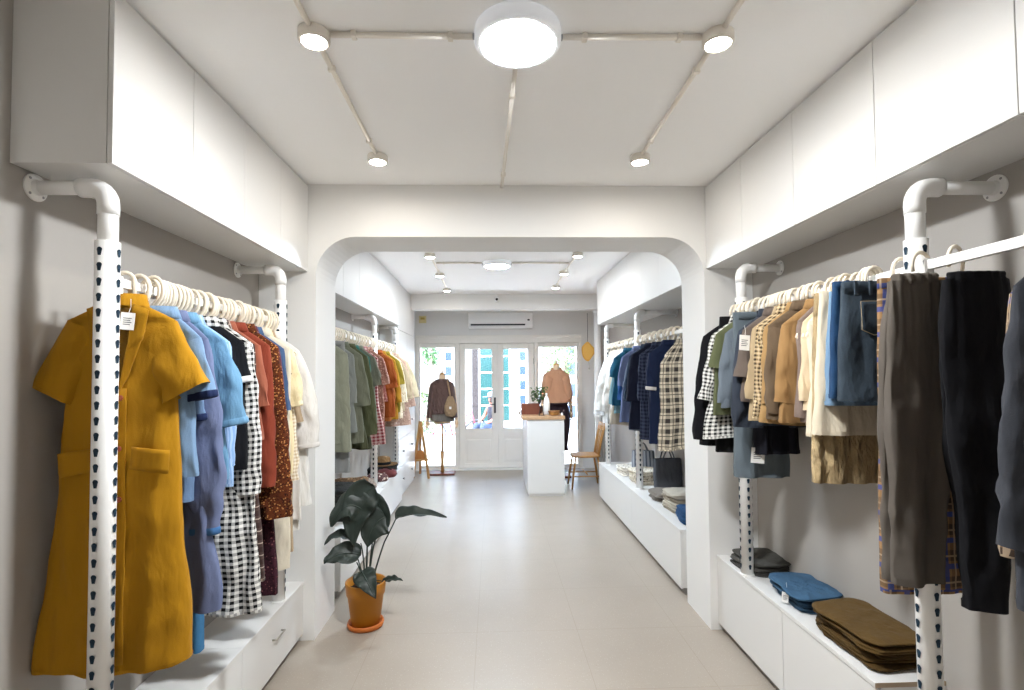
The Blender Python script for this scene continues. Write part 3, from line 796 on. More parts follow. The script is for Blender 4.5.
# ---------------- right rail
X1 = 1.36
def RT(y, *a, **k):
    kw = dict(k); fn = kw.pop('fn', top); x = X1+kw.pop('dx', 0); rz = kw.pop('rz', rnd.uniform(-.08, .08)); z = RZR
    auto(kw, fn, y, z, x); edge = kw.pop('edge', None)
    hg = hang(x, y, z, rz, HG_R, fn is not top)
    g = fn(a[0], a[1], a[2], x, y, z, rz, *a[3:], **kw)
    if edge: fit(g, ex(edge, y), -1, hg)
    USED.append((HG_R, y, hg.location.x))
    return g
BLK = fabric('black_wool', '#15151a', .1, .3)
TRG = fabric('taupe_grey_twill', '#6d645c', .06, .3, 8)
BPL = plaid('blue_brown_plaid', '#94734f', '#4a3c32', '#27458c', .085, '#b09a80', .5, .2)
hang(1.385, 1.165, RZR, -.1, HG_R, True)
top('charcoal_jacket', 'charcoal grey jacket cut off by the right edge of the picture', 'jacket', 1.395, 1.16, RZR, -.1, fabric('charcoal_blue', '#44474f'), L=.82, sl=.6, hw0=.095, hw1=.07, th0=.2, th1=.05, sw=.165, d=.032, dz=-.055)
hang(1.385, 1.26, RZR, -.05, HG_R, True)
top('plaid_shirt', 'blue and brown plaid shirt with a loose sleeve hanging at the right edge', 'shirt', 1.465, 1.26, RZR, -.1, BPL, L=.6, sl=.66, hw0=.085, hw1=.07, th0=.12, th1=.04, sw=.145, d=.022, dz=-.06)
hang(1.388, 1.50, RZR, 0, HG_R, True); hanger_used[-1].scale.x = .75
trousers('black_trousers', 'long black trousers on a cream hanger nearest the right edge', 1.435, 1.485, RZR, -.05, BLK, L=.98, w=.085, d=.022, legy=.013, amp=.009, seed=21, offs=.01, gather=.002, dz=-.04, drift=-.01, prof=[(0, .095), (.2, .105), (.5, .09), (.75, .062), (1, .048)])
hang(1.345, 1.575, RZR, .1, HG_R, True)
trousers('taupe_trousers', 'grey-brown trousers with gathered elastic waist in front of the right post', 1.32, 1.57, RZR, -.06, TRG, L=.945, w=.072, d=.024, legy=.014, amp=.011, seed=8, offs=-.004, dz=-.03, gather=.006, drift=-.035, prof=[(0, .08), (.2, .096), (.5, .096), (1, .076)])
hang(1.355, 1.665, RZR, 0, HG_R, True)
skirt('plaid_long_skirt', 'long blue and brown plaid skirt hanging behind the grey-brown trousers', 'skirt', 1.425, 1.70, RZR, -.04, BPL, L=1.04, w0=.12, w1=.145, d=.026, amp=.005, dz=-.02)
DN1 = denim('grey_blue_denim', '#2e3a44', '#66788a'); DN2 = denim('mid_blue_denim', '#1a3f6a', '#3a668f'); DN3 = denim('light_blue_denim', '#7ba2c8', '#a8c4de')
RT(1.8, 'denim_skirt', 'grey-blue denim skirt with back pocket and belt loops', 'skirt', DN1, fn=skirt, w0=.115, w1=.135, d=.03, amp=.006, dz=-.015, band=.04, loops=True, pocket=((-.03, -.07, .042, .1),), rz=-.05, kx=14, seed=5, edge=840, bot=404)
RT(1.845, 'blue_denim_shorts', 'bright blue denim shorts behind the grey-blue denim skirt', 'shorts', DN2, fn=skirt, w0=.14, w1=.165, d=.028, amp=.007, dz=-.005, band=.04, loops=True, rz=-.05, seed=6, edge=829, bot=401)
RT(1.88, 'light_denim_shirt', 'light washed denim piece between blue shorts and cream skirt', 'skirt', DN3, fn=skirt, w0=.155, w1=.185, d=.026, amp=.008, dz=-.035,  rz=-.05, edge=826, bot=408)
CRM = fabric('cream_cotton', '#e6d8bd', .06)
RT(1.92, 'cream_skirt', 'cream skirt with wide panel hem below the denim pieces', 'skirt', CRM, fn=skirt, d=.03, amp=.008, dz=-.03, rz=-.04, seed=12, edge=813, bot=437, w0=0.15, w1=0.19)
RT(1.96, 'crinkled_skirt', 'straw beige crinkled gauze skirt with the lowest hem below the cream skirt', 'skirt', fabric('straw_gauze', '#d3b585', .14, .8, 30), fn=skirt, d=.032, amp=.009, dz=-.03, kx=60, rz=-.04, edge=810, bot=484, w0=0.15, w1=0.185)
RT(2.0, 'ivory_shirt', 'ivory shirt with long hem just before the cream skirt', 'shirt', fabric('ivory_cotton', '#e9dcc2'), hw1=.06, th0=.12, th1=.03, edge=807, bot=436, se=415)
RT(2.035, 'peach_blouse', 'pale peach cream blouse beside the mauve shirt', 'blouse', fabric('peach_cream', '#e3cba6'), hw1=.065, th0=.15, th1=.05, edge=800, se=410, bot=400)
RT(2.075, 'mauve_shirt', 'mauve taupe shirt with the highest collar in the middle of the right rail', 'shirt', fabric('mauve_taupe', '#9a8579'), hw1=.06, th0=.14, th1=.03, dz=-.045, edge=795, se=422, bot=420)
RT(2.13, 'tan_blouse', 'tan camel blouse with wide short sleeve before the mauve shirt', 'blouse', fabric('tan_camel', '#b98d58'), hw0=.095, hw1=.085, th0=.22, th1=.1, edge=775, se=402, bot=422)
RT(2.18, 'brown_blouse', 'olive brown shirt with long straight sleeve between two tan blouses', 'shirt', fabric('olive_brown', '#76614a'), hw1=.07, th0=.2, th1=.04, edge=765, se=412, bot=420)
RT(2.235, 'camel_blouse', 'camel yellow blouse next to the narrow checked shirt', 'blouse', fabric('camel_yellow', '#c39a62'), hw1=.075, th0=.22, th1=.06, edge=758, se=402, bot=425)
RT(2.29, 'checked_shirt', 'brown black and cream small checked shirt with long sleeve', 'shirt', plaid('small_brown_check', '#c0a67c', '#3c3026', '#e0d0b4', .018), hw1=.065, th0=.2, th1=.05, edge=750, se=412, bot=420)
RT(2.34, 'sand_blouse', 'sand beige blouse seen as a thin strip beside the checked shirt', 'blouse', fabric('sand_beige', '#cbb088'), hw1=.07, th0=.22, edge=745, se=400, bot=420)
tb = RT(2.4, 'taupe_blouse', 'grey taupe blouse carrying a white price tag on its sleeve', 'blouse', fabric('grey_taupe', '#7b6b62'), hw0=.1, hw1=.095, th0=.28, th1=.14,  rz=-.02, edge=735, se=376, bot=405)
price_tag(-.2, -.06, -.16, .1, None, .05, .07, tb)
RT(2.47, 'slate_jacket', 'dark slate blue jacket behind the taupe blouse', 'jacket', fabric('dark_slate', '#3d4452'), hw0=.1, hw1=.08, th0=.24, th1=.06, edge=729, se=425, bot=425)
RT(2.52, 'navy_skirt', 'dark navy skirt hanging below the tan blouses', 'skirt', fabric('dark_navy', '#1c1d28'), fn=skirt, w0=.15, w1=.21, edge=777, bot=455)
gs = RT(2.575, 'grey_skirt', 'long blue grey skirt with a white tag low on the right rail', 'skirt', fabric('blue_grey_wool', '#76828c'), fn=skirt, w0=.125, w1=.135, amp=.013, edge=733, bot=478)
price_tag(-.045, -.07, -.70, 0, None, .065, .075, gs)
RT(2.63, 'blue_grey_shirt', 'blue grey shirt with short sleeve beside the olive blouse', 'shirt', fabric('blue_grey', '#7d8994'), hw0=.1, hw1=.085, th0=.26, th1=.1,  rz=-.03, edge=717, se=402, bot=410)
RT(2.69, 'olive_blouse', 'olive green blouse squeezed between blue grey and black clothes', 'blouse', fabric('olive_green', '#6d7350'), hw1=.08, th0=.4, edge=709, se=366, bot=415)
RT(2.74, 'houndstooth_dress', 'black and white houndstooth dress beside the black cardigan', 'dress', gingham('houndstooth', '#141416', '#e6e4de', .02), hw1=.08, th0=.3, hem=.24, edge=699, se=400, bot=440)
RT(2.79, 'black_skirt', 'black skirt hanging under the houndstooth dress', 'skirt', fabric('black_crepe', '#1a191c'), fn=skirt, w0=.15, w1=.18, edge=714, bot=453)
RT(2.835, 'black_cardigan', 'black long sleeved cardigan last on the right rail at the archway', 'cardigan', BLK, hw0=.095, hw1=.07, th0=.27, th1=.06, rz=-.03, sw=.185, edge=692, se=438, bot=445)

fill_row(HG_R, X1, 1.80, 2.85, RZR, .021, 9)
# ---------------- rail beyond the archway, left
X2 = -1.2
def FL(y, *a, **k):
    kw = dict(k); fn = kw.pop('fn', top); x = X2+kw.pop('dx', 0); rz = kw.pop('rz', rnd.uniform(-.08, .08)); z = RZL+.02
    auto(kw, fn, y, z, x); edge = kw.pop('edge', None)
    hg = hang(x, y, z, rz, HG_FL, fn is not top)
    g = fn(a[0], a[1], a[2], x, y, z, rz, *a[3:], **kw)
    if edge: fit(g, ex(edge, y), 1, hg)
    USED.append((HG_FL, y, hg.location.x))
    return g
FL(3.8, 'sage_shirt', 'pale sage long shirt nearest the archway on the far left rail', 'shirt', fabric('pale_sage', '#a5a892'), hw0=.1, hw1=.085, th0=.1, th1=.02, placket=True, edge=352, bot=448, se=440)
FL(3.87, 'grey_skirt', 'light grey skirt hanging below the pale sage shirt', 'skirt', fabric('light_grey', '#a9aba9'), fn=skirt, w0=.14, w1=.19, edge=351, bot=470)
FL(3.95, 'grey_green_blouse', 'grey blouse with loose elbow sleeves beside the sage shirt', 'blouse', fabric('cool_grey', '#9a9f9b'), hw1=.075, th0=.2, th1=.06, edge=357, se=400, bot=430)
FL(4.06, 'sage_grey_shirt', 'sage grey oversized shirt with rolled sleeves', 'shirt', fabric('sage_grey', '#868a76'), hw0=.11, hw1=.09, th0=.32, th1=.12, edge=370, se=402, bot=440)
FL(4.19, 'olive_dress', 'olive green dress with the longest hem on the far left rail', 'dress', fabric('olive_drab', '#5f6247'), hem=.26, edge=368, bot=447, se=400)
FL(4.32, 'moss_shirt', 'moss green shirt with long sleeve over the olive dress', 'shirt', fabric('moss_green', '#6c7150'), hw0=.1, hw1=.08, th0=.26, th1=.06, edge=378, se=431, bot=436)
FL(4.44, 'dark_olive_dress', 'dark olive dress behind the moss green shirt', 'dress', fabric('dark_olive', '#4b4d35'), hw1=.08, hem=.25, edge=376, se=415, bot=446)
FL(4.54, 'teal_blouse', 'thin strip of a teal green blouse', 'blouse', fabric('teal_green', '#2f7d72'), th0=.3, edge=371, se=372, bot=420)
FL(4.62, 'grey_sage_blouse', 'grey sage blouse with wide short sleeve beside the teal one', 'blouse', fabric('grey_sage', '#8f9382'), hw0=.1, hw1=.09, th0=.42, th1=.2, edge=382, se=382, bot=420)
FL(4.74, 'red_checked_skirt', 'red and white checked dress hem low in the middle of the far left rail', 'dress', gingham('red_check', '#8e2f3c', '#d8b8b4', .03), sl=0, hem=.25, edge=386, bot=443)
FL(4.88, 'dusty_pink_blouse', 'dusty pink brown printed blouse before the orange shirts', 'blouse', floral('dusty_pink', '#a47c6c', '#c8a898', '#8a6054', 40, .3), hw1=.09, th0=.35, th1=.2, edge=390, se=382, bot=420)
FL(5.0, 'brown_rose_dress', 'rose brown dress beneath the dusty pink blouse', 'dress', floral('rose_brown', '#8c5048', '#b88a7c', '#6c3834', 36, .3), hem=.24, edge=388, bot=436, se=400)
FL(5.42, 'rust_orange_shirt', 'rust orange shirt with short sleeve', 'shirt', fabric('rust_orange', '#b4561f'), hw0=.1, hw1=.09, th0=.34, th1=.14, edge=398, se=385, bot=415)
FL(5.51, 'orange_dress', 'burnt orange dress hanging under the rust orange shirt', 'dress', fabric('burnt_orange', '#b8662a'), hem=.22, edge=396, bot=421, se=400)
FL(5.62, 'mustard_shirt', 'golden mustard shirt with long hem among the orange clothes', 'shirt', fabric('golden_mustard', '#c98f22'), hw1=.08, th0=.3, th1=.1, edge=402, bot=419, se=400)
FL(5.74, 'olive_yellow_blouse', 'olive yellow blouse behind the golden mustard shirt', 'blouse', fabric('olive_yellow', '#a8912c'), hw1=.085, th0=.4, th1=.2, edge=405, se=382, bot=410)
FL(5.9, 'cream_print_blouse', 'cream blouse with soft brown print beside the yellow clothes', 'blouse', floral('cream_print', '#ddcdb2', '#b99a78', '#e8dcc6', 34, .25), hw1=.08, th0=.3, th1=.1, edge=408, bot=416, se=400)
FL(6.05, 'beige_blouse', 'beige blouse with puffed sleeves close to the tall cabinets', 'blouse', fabric('warm_beige', '#d6bf9c'), hw1=.07, th0=.5, th1=.2, puff=.02, edge=413, se=395, bot=410)
FL(6.2, 'pink_beige_dress', 'pink beige dress near the end of the far left rail', 'dress', floral('pink_beige', '#c0a08e', '#d8c0b0', '#a8847a', 30, .3), hem=.24, edge=416, bot=424, se=405)
FL(6.33, 'pale_straw_blouse', 'pale straw blouse last on the far left rail beside the tall cabinets', 'blouse', fabric('pale_straw', '#e2d2ae'), hw0=.1, hw1=.08, th0=.5, th1=.25, puff=.015, edge=419, se=394, bot=405)

fill_row(HG_FL, X2, 3.84, 5.26, RZL+.02, .04, 9)
fill_row(HG_FL, X2, 5.36, 6.42, RZL+.02, .045, 9)
# ---------------- rail beyond the archway, right
X3 = 1.41
def FR(y, *a, **k):
    kw = dict(k); fn = kw.pop('fn', top); x = X3+kw.pop('dx', 0); rz = kw.pop('rz', rnd.uniform(-.08, .08)); z = RZL+.01
    auto(kw, fn, y, z, x); edge = kw.pop('edge', None)
    hg = hang(x, y, z, rz, HG_FR, fn is not top)
    g = fn(a[0], a[1], a[2], x, y, z, rz, *a[3:], **kw)
    if edge: fit(g, ex(edge, y), -1, hg)
    USED.append((HG_FR, y, hg.location.x))
    return g
FR(3.85, 'plaid_dress', 'black and cream plaid sleeveless dress nearest the archway on the far right rail', 'dress', plaid('cream_black_plaid', '#d8cdb8', '#3a3634', '#2c2a2a', .075, None, .5), sl=0, sw=.15, chest=.2, waist=.205, hem=.235, d=.04, amp=.014, rz=-.05, edge=657, bot=450)
FR(3.98, 'navy_long_dress', 'navy blue dress with white sleeve band behind the plaid dress', 'dress', fabric('deep_navy', '#1c2a4e'), hw1=.08, th0=.25, th1=.1, cuff=fabric('white_band', '#e8e6e2'), edge=645, se=386, bot=446)
FR(4.1, 'ink_shirt', 'ink blue shirt with high collar beside the navy dress', 'shirt', fabric('ink_blue', '#26324f'), hw1=.085, th0=.35, th1=.18, edge=645, se=372, bot=420)
FR(4.22, 'dark_checked_shirt', 'dark navy small checked dress before the midnight jacket', 'dress', gingham('navy_check', '#161c30', '#3a4258', .03), hw1=.07, th0=.2, th1=.05, edge=637, se=400, bot=439)
FR(4.38, 'midnight_jacket', 'midnight blue jacket with long sleeves in the middle of the far right rail', 'jacket', fabric('midnight_blue', '#141b33'), hw0=.1, hw1=.08, th0=.25, th1=.08, d=.036, edge=626, se=400, bot=431)
FR(4.53, 'dark_denim_shirt', 'dark denim shirt with loose sleeves beside the midnight jacket', 'shirt', denim('dark_denim', '#27374f', '#455a76'), hw0=.11, hw1=.085, th0=.32, th1=.1, edge=623, se=400, bot=425)
FR(4.66, 'grey_blue_shirt', 'grey blue shirt with half sleeve between denim and cobalt', 'shirt', fabric('grey_blue', '#65758c'), hw1=.09, th0=.36, th1=.18, edge=622, se=387, bot=432)
FR(4.82, 'periwinkle_shirt', 'soft violet blue shirt beside the grey blue one', 'shirt', fabric('violet_blue', '#7484ae'), hw1=.085, th0=.32, th1=.12, edge=617, se=385, bot=422)
FR(5.1, 'cobalt_dress', 'cobalt blue dress hanging below the teal blouse', 'dress', fabric('cobalt_blue', '#2f62a8'), hem=.23, edge=616, bot=422, se=400)
FR(5.3, 'aqua_dress', 'pale aqua dress between cobalt and teal clothes', 'dress', fabric('pale_aqua', '#7fa9b4'), hw1=.07, th0=.2, edge=608, bot=415, se=405)
FR(5.2, 'teal_blouse', 'teal blue blouse with short sleeves next to the white blouses', 'blouse', fabric('teal_blue', '#1f6280'), hw0=.1, hw1=.09, th0=.42, th1=.2, edge=609, se=376, bot=405)
FR(5.42, 'beige_dress', 'pale beige dress below the white blouses', 'dress', fabric('pale_beige', '#d9cbb6'), hem=.24, edge=608, bot=425, se=390)
FR(5.52, 'white_lace_blouse', 'white blouse with puffed sleeves beside the teal blouse', 'blouse', fabric('soft_white', '#edeae4'), hw0=.1, hw1=.08, th0=.45, th1=.15, puff=.02, edge=606, se=385, bot=410)
FR(5.65, 'white_shirt_dress', 'long white shirt dress among the white blouses', 'dress', fabric('chalk_white', '#f1efeb'), hw1=.08, th0=.3, edge=601, se=405, bot=418)
FR(5.82, 'white_balloon_blouse', 'white blouse with wide balloon sleeves near the wooden chair', 'blouse', fabric('bright_white', '#f3f2ef'), hw0=.1, hw1=.08, th0=.45, th1=.15, puff=.03, edge=594, se=408, bot=415)
FR(6.0, 'white_tunic', 'white tunic last on the far right rail above the wooden chair', 'tunic', fabric('cool_white', '#eeeff0'), hw0=.1, hw1=.085, th0=.42, th1=.12, puff=.015, edge=593, se=412, bot=423)
fill_row(HG_FR, X3, 3.9, 4.97, RZL+.01, .035, 9)
fill_row(HG_FR, X3, 5.07, 6.3, RZL+.01, .045, 9)
# ------------------------------------------------------------------ FOLDED CLOTHES
def folded(name, label, cat, x, y, z, rz, w, l, h, mat, group=None, layers=3, seed=None, tag_=False, messy=.006):
    seed = seed if seed is not None else rnd.randrange(9999); o = seed*.37
    n = 48; rings = []
    def pt(k, sc, zz):
        a = 2*PI*k/n; px = w*sgnpow(math.cos(a), .32); py = l*sgnpow(math.sin(a), .32)
        nz = noise.noise(Vector((px*18+o, py*18, zz*60))); n2 = noise.noise(Vector((px*7+o, py*7+5, zz*30)))
        return (px*sc+messy*1.6*nz+messy*n2, py*sc+messy*1.6*n2, zz)
    for i in range(layers):
        a = h*i/layers; b = h*(i+1)/layers; e = (b-a)
        off = 1+.045*math.sin(i*2.3+seed)
        for t, s in ((.04, .955), (.3, .995), (.7, 1.0), (.96, .96)):
            rings.append([pt(k, s*off, a+e*t) for k in range(n)])
    top_ = h
    for s in (.85, .65, .4, .15):
        r = []
        for k in range(n):
            q = pt(k, s, h); nz = noise.noise(Vector((q[0]*16+o, q[1]*16, 3)))+.5*noise.noise(Vector((q[0]*38+o, q[1]*38, 1)))
            r.append((q[0], q[1], h*(1.0)+.004+messy*.8*nz))
        rings.append(r)
    bm = new(); V = loft(bm, rings, cap0=True, cap1=True)
    lay = bm.loops.layers.uv.verify()
    for f in bm.faces:
        for lp in f.loops: lp[lay].uv = (lp.vert.co.x+lp.vert.co.z, lp.vert.co.y)
    m = link(name, bm, mat, None, smooth='keep', loc=(x, y, z)); m.rotation_euler = (0, 0, rz)
    for p in m.data.polygons: p.use_smooth = True
    tag(m, label, cat, group); return m

ORD = ['at the bottom of its stack', 'second from the bottom of its stack', 'third from the bottom of its stack', 'fourth from the bottom of its stack', 'fifth from the bottom of its stack']
def pile(name, what, cat, x, y, z0, rz, w, l, mats, h, group, layers=2, jit=.014, messy=.011):
    z = z0; N = len(mats)
    for i, m in enumerate(mats):
        lab = what+' '+('lying on top of its stack' if i == N-1 else ORD[i])
        folded(name, lab, cat, x+rnd.uniform(-jit, jit), y+rnd.uniform(-jit, jit), z+.0005, rz+rnd.uniform(-.08, .08), w*rnd.uniform(.95, 1.03), l*rnd.uniform(.95, 1.03), h, m, group, layers, messy=messy)
        z += h+.006
    return z
F = fabric
GREYD = [F('washed_grey_a', '#55534f'), F('washed_grey_b', '#62605b'), F('washed_grey_c', '#585651')]
pile('folded_trousers', 'folded charcoal grey trousers beside the archway pier,', 'trousers', 1.54, 2.98, .455, .1, .115, .145, GREYD, .018, 'folded grey trousers', 2)
JD = [denim('jean_dark', '#2a4560', '#58809e'), denim('jean_mid', '#31587c', '#6790b0'), denim('jean_top', '#35618a', '#6d98b8')]
pile('folded_jeans', 'folded blue jeans between the grey and brown piles,', 'jeans', 1.53, 2.54, .455, -.08, .115, .155, JD, .022, 'folded blue jeans', 2, .018, .014)
price_tag(1.405, 2.50, .515, -.6, 'white price tag hanging from the folded blue jeans', .03, .05)
BR = [F('tobacco_%d' % i, c) for i, c in enumerate(('#5c431c', '#664a20', '#5e441e', '#6c5024', '#705428'))]
pile('folded_trousers', 'folded tobacco brown trousers next to the right post,', 'trousers', 1.525, 2.11, .455, .05, .122, .185, BR, .017, 'folded brown trousers', 2, .014, .012)
# beyond the archway, left
DK = [F('soot_%d' % i, c) for i, c in enumerate(('#3b3c3a', '#44453f', '#3e403e', '#4a4b46', '#3a3b39'))]
pile('folded_sweater', 'folded dark grey sweater behind the potted plant,', 'sweater', -1.25, 4.25, .455, .04, .155, .2, DK, .042, 'folded dark sweaters', 2, .01)
folded('crumpled_scarf', 'crumpled brown scarf on the shelf above the dark sweaters', 'scarf', -1.29, 4.72, .457, .3, .15, .13, .19, floral('brown_scarf', '#7a5a3c', '#b99b74', '#4a3424', 22, .3), None, 4, 7, messy=.02)
pile('folded_blouse', 'folded grey patterned blouse near the far left post,', 'blouse', -1.27, 5.05, .455, .1, .13, .15, [floral('pebble_%d' % i, a, b, '#6a5f58', 30, .35) for i, (a, b) in enumerate((('#8c7c70', '#b8aa9c'), ('#6d625a', '#c2b4a4'), ('#94867a', '#57504a')))], .035, 'folded patterned blouses', 2)
def flat_bag(label, x, y, z, rz, mat, strapmat, group=None):
    r = thing('fabric_bag', label, 'bag', (x, y, z), rz, group)
    bm = new(); rings = []
    for w, l, zz in ((.1, .07, .0), (.115, .085, .02), (.11, .08, .05), (.085, .06, .075), (.04, .03, .082)):
        rings.append([(px+.008*noise.noise(Vector((px*20, py*20, zz*9+x))), py+.008*noise.noise(Vector((px*20+4, py*20, zz*9))), zz) for px, py, _ in cring(w, l, zz, 28, 3.0)])
    loft(bm, rings, cap0=True, cap1=True); link('body', bm, mat, r, smooth='keep')
    bm = new(); tube(bm, bez((-.07, 0, .07), (0, -.05, .13), (.07, 0, .07), 10), .007, 8); link('strap', bm, strapmat, r, smooth=True)
FLB = floral('flower_bag_print', '#6a4a48', '#d8c8b8', '#382a2c', 26, .35)
flat_bag('small flowered fabric bag on the far left cabinet beside the straw hat', -1.24, 5.62, .456, .2, FLB, F('bag_strap_red', '#7a3a34'))
flat_bag('dark red fabric bag at the front edge of the far left cabinet', -1.19, 5.86, .456, -.3, F('wine_red', '#7c4040'), F('bag_strap_dark', '#3a2422'))
def hat(label, x, y, z, straw, band, rz=0):
    r = thing('straw_hat', label, 'hat', (x, y, z), rz, None)
    bm = new(); lathe(bm, [(.165, .012), (.17, .016), (.15, .012), (.1, .008), (.088, .012), (.086, .05), (.08, .088), (.06, .1), (.03, .097), (.004, .095)], 36, cap0=False)
    link('crown_and_brim', bm, straw, r, smooth=True)
    bm = new(); lathe(bm, [(.09, .014), (.0895, .045), (.086, .045), (.087, .014), (.09, .014)], 36, cap0=False, cap1=False); link('hat_band', bm, band, r, smooth=True)
STRAW = fabric('straw_weave', '#b98c58', .15, .9, 60)
hat('tan straw hat with dark band on the far left cabinet', -1.29, 6.15, .53, STRAW, F('black_band', '#1d1a18'))
folded('folded_cardigan', 'folded black cardigan under the tan straw hat', 'cardigan', -1.3, 6.13, .456, 0, .16, .2, .07, F('black_knit', '#1d1c1e'), None, 3, 9)
# beyond the archway, right
IV = [F('oat_%d' % i, c) for i, c in enumerate(('#cfc4b0', '#d9cfbd', '#c9bda8', '#dcd3c2'))]
pile('folded_shirt', 'folded oatmeal shirt below the plaid dress,', 'shirt', 1.56, 4.22, .46, .1, .15, .14, IV, .035, 'folded oatmeal shirts', 2)
folded('folded_jeans', 'folded bright blue denim at the near end of the far right cabinet', 'jeans', 1.51, 3.9, .46, -.1, .12, .12, .1, denim('bright_jean', '#1f4a7c', '#3e74a8'), None, 4, 5)
pile('folded_shirt', 'folded grey taupe shirt beside the oatmeal pile,', 'shirt', 1.55, 4.62, .46, -.05, .15, .15, [F('ash_0', '#968c80'), F('ash_1', '#a89e92')], .03, 'folded taupe shirts', 2)
pile('folded_scarf', 'folded cream patterned scarf beside the far right post,', 'scarf', 1.55, 5.3, .46, .1, .14, .15, [floral('cream_pattern_%d' % i, a, '#6d6254', '#efe8da', 30, .25) for i, a in enumerate(('#d5c9b4', '#cbbfa8', '#dcd2c0'))], .04, 'folded cream scarves', 2, .014, .01)
pile('folded_scarf', 'folded white printed scarf near the wooden chair,', 'scarf', 1.52, 5.75, .46, 0, .13, .13, [floral('chalk_pattern_%d' % i, a, '#8c8478', '#f2eee6', 26, .25) for i, a in enumerate(('#e3dccf', '#d9d2c4'))], .045, 'folded white scarves', 2, .014, .012)
bgm = F('charcoal_canvas', '#6c6e76')
r = thing('tote_bag', 'dark grey tote bag standing against the wall on the far right cabinet', 'bag', (1.66, 4.95, .461), .1)
bm = new(); loft(bm, [[(x, y+.006*noise.noise(Vector((x*20, z*20, y*9))), z) for x, y, z in cring(w, d, z, 32, 3.4)] for w, d, z in ((.11, .05, 0), (.13, .06, .03), (.14, .055, .15), (.135, .035, .29), (.13, .03, .3))], cap0=True); link('body', bm, bgm, r, smooth='keep')
for s in (-1, 1):
    bm = new(); tube(bm, bez((-.06, s*.03, .29), (0, s*.045, .5), (.06, s*.03, .29), 12), .006, 8); link('handle', bm, bgm, r, smooth=True)
r = thing('tote_bag', 'pale grey striped tote bag standing beside the dark grey one', 'bag', (1.62, 5.62, .461), -.1)
bm = new(); loft(bm, [[(x, y, z) for x, y, z in cring(w, d, z, 32, 3.4)] for w, d, z in ((.1, .05, 0), (.12, .055, .03), (.125, .05, .15), (.12, .03, .28))], cap0=True); link('body', bm, stripes('grey_ticking', '#a9adb4', '#5c626e', .04, .4, False), r, smooth='keep')
for s in (-1, 1):
    bm = new(); tube(bm, bez((-.05, s*.025, .27), (0, s*.04, .45), (.05, s*.025, .27), 12), .006, 8); link('handle', bm, bgm, r, smooth=True)

# ------------------------------------------------------------------ CEILING LIGHTS AND CONDUIT
def round_lamp(x, y, label, dm):
    r = thing('ceiling_lamp', label, 'ceiling lamp', (x, y, CH), 0, None)
    bm = new(); lathe(bm, [(.146, -.0005), (.148, -.01), (.148, -.042), (.142, -.05), (.128, -.051), (.126, -.046)], 56, cap0=True, cap1=False); link('lamp_housing', bm, RIM, r, smooth=True)
    bm = new(); lathe(bm, [(.127, -.047), (.115, -.051), (.06, -.053), (.004, -.053)], 48, cap0=False, cap1=True); link('diffuser', bm, dm, r, smooth=True)
    for s in (-1, 1):
        bm = new(); box(bm, s*.15-.004, s*.15+.004, -.008, .008, -.03, -.016); link('clip', bm, GREYP, r)
round_lamp(.092, 1.74, 'large round cool white ceiling lamp before the archway', COOL)
round_lamp(.048, 5.42, 'large round cool white ceiling lamp beyond the archway', COOLB)
SP = [(-.585, 1.71, 'left of the large lamp before the archway'), (.765, 1.69, 'right of the large lamp before the archway'), (-.592, 2.69, 'left one close above the archway'), (.778, 2.67, 'right one close above the archway'),
      (-.588, 4.9, 'left one nearest beyond the archway'), (-.592, 5.85, 'second on the left beyond the archway'), (-.604, 6.89, 'left one farthest towards the street door'),
      (.808, 4.86, 'right one nearest beyond the archway'), (.798, 5.74, 'second on the right beyond the archway'), (.82, 6.67, 'right one farthest towards the street door')]
for x, y, w in SP:
    x, y = x*1.03, y*1.03
    r = thing('ceiling_spotlight', 'small round warm white ceiling spotlight, '+w, 'spotlight', (x, y, CH), 0, 'small round ceiling spotlights')
    bm = new(); lathe(bm, [(.05, -.0005), (.053, -.004), (.053, -.034), (.049, -.04), (.043, -.04), (.041, -.035)], 32, cap0=True, cap1=False); link('lamp_housing', bm, PVC, r, smooth=True)
    bm = new(); lathe(bm, [(.042, -.036), (.03, -.039), (.003, -.039)], 28, cap0=False); link('diffuser', bm, WARM, r, smooth=True)
def conduit(p, q, label):
    p, q = Vector((p[0]*1.03, p[1]*1.03, CH-.0105)), Vector((q[0]*1.03, min(q[1]*1.03, 3.197 if p[1] < 3.1 else 99), CH-.0105)); L = (q-p).length; d = (q-p).normalized()
    r = thing('ceiling_conduit', label, 'conduit', p, math.atan2(d.y, d.x), 'white ceiling conduits')
    bm = new(); tube(bm, [(0, 0, 0), (L, 0, 0)], .0095, 12); link('pipe', bm, PVC, r, smooth=True)
    for k in (.16, .84):
        bm = new(); box(bm, L*k-.009, L*k+.009, -.014, .014, -.012, .0105); link('clip', bm, PVC, r, bevel=.003)
conduit((-.53, 1.71), (-.06, 1.71), 'white conduit across the ceiling from left spotlight to large lamp')
conduit((.24, 1.705), (.71, 1.695), 'white conduit across the ceiling from large lamp to right spotlight')
conduit((-.586, 1.765), (-.591, 2.635), 'white conduit along the ceiling joining both left spotlights before the archway')
conduit((.766, 1.745), (.777, 2.615), 'white conduit along the ceiling joining both right spotlights before the archway')
conduit((.09, 1.88), (.06, 3.195), 'white conduit along the ceiling from large lamp to the archway wall')
conduit((-.58, .775), (-.585, 1.655), 'white conduit running towards the viewer from the left spotlight')
conduit((.76, .775), (.764, 1.635), 'white conduit running towards the viewer from the right spotlight')
conduit((-.57, 5.26), (-.103, 5.26), 'white conduit beyond the archway left of the large lamp')
conduit((.197, 5.26), (.78, 5.26), 'white conduit beyond the archway right of the large lamp')
conduit((-.589, 4.955), (-.592, 5.795), 'white conduit beyond the archway joining first and second left spotlights')
conduit((-.593, 5.905), (-.603, 6.835), 'white conduit beyond the archway joining second and last left spotlights')
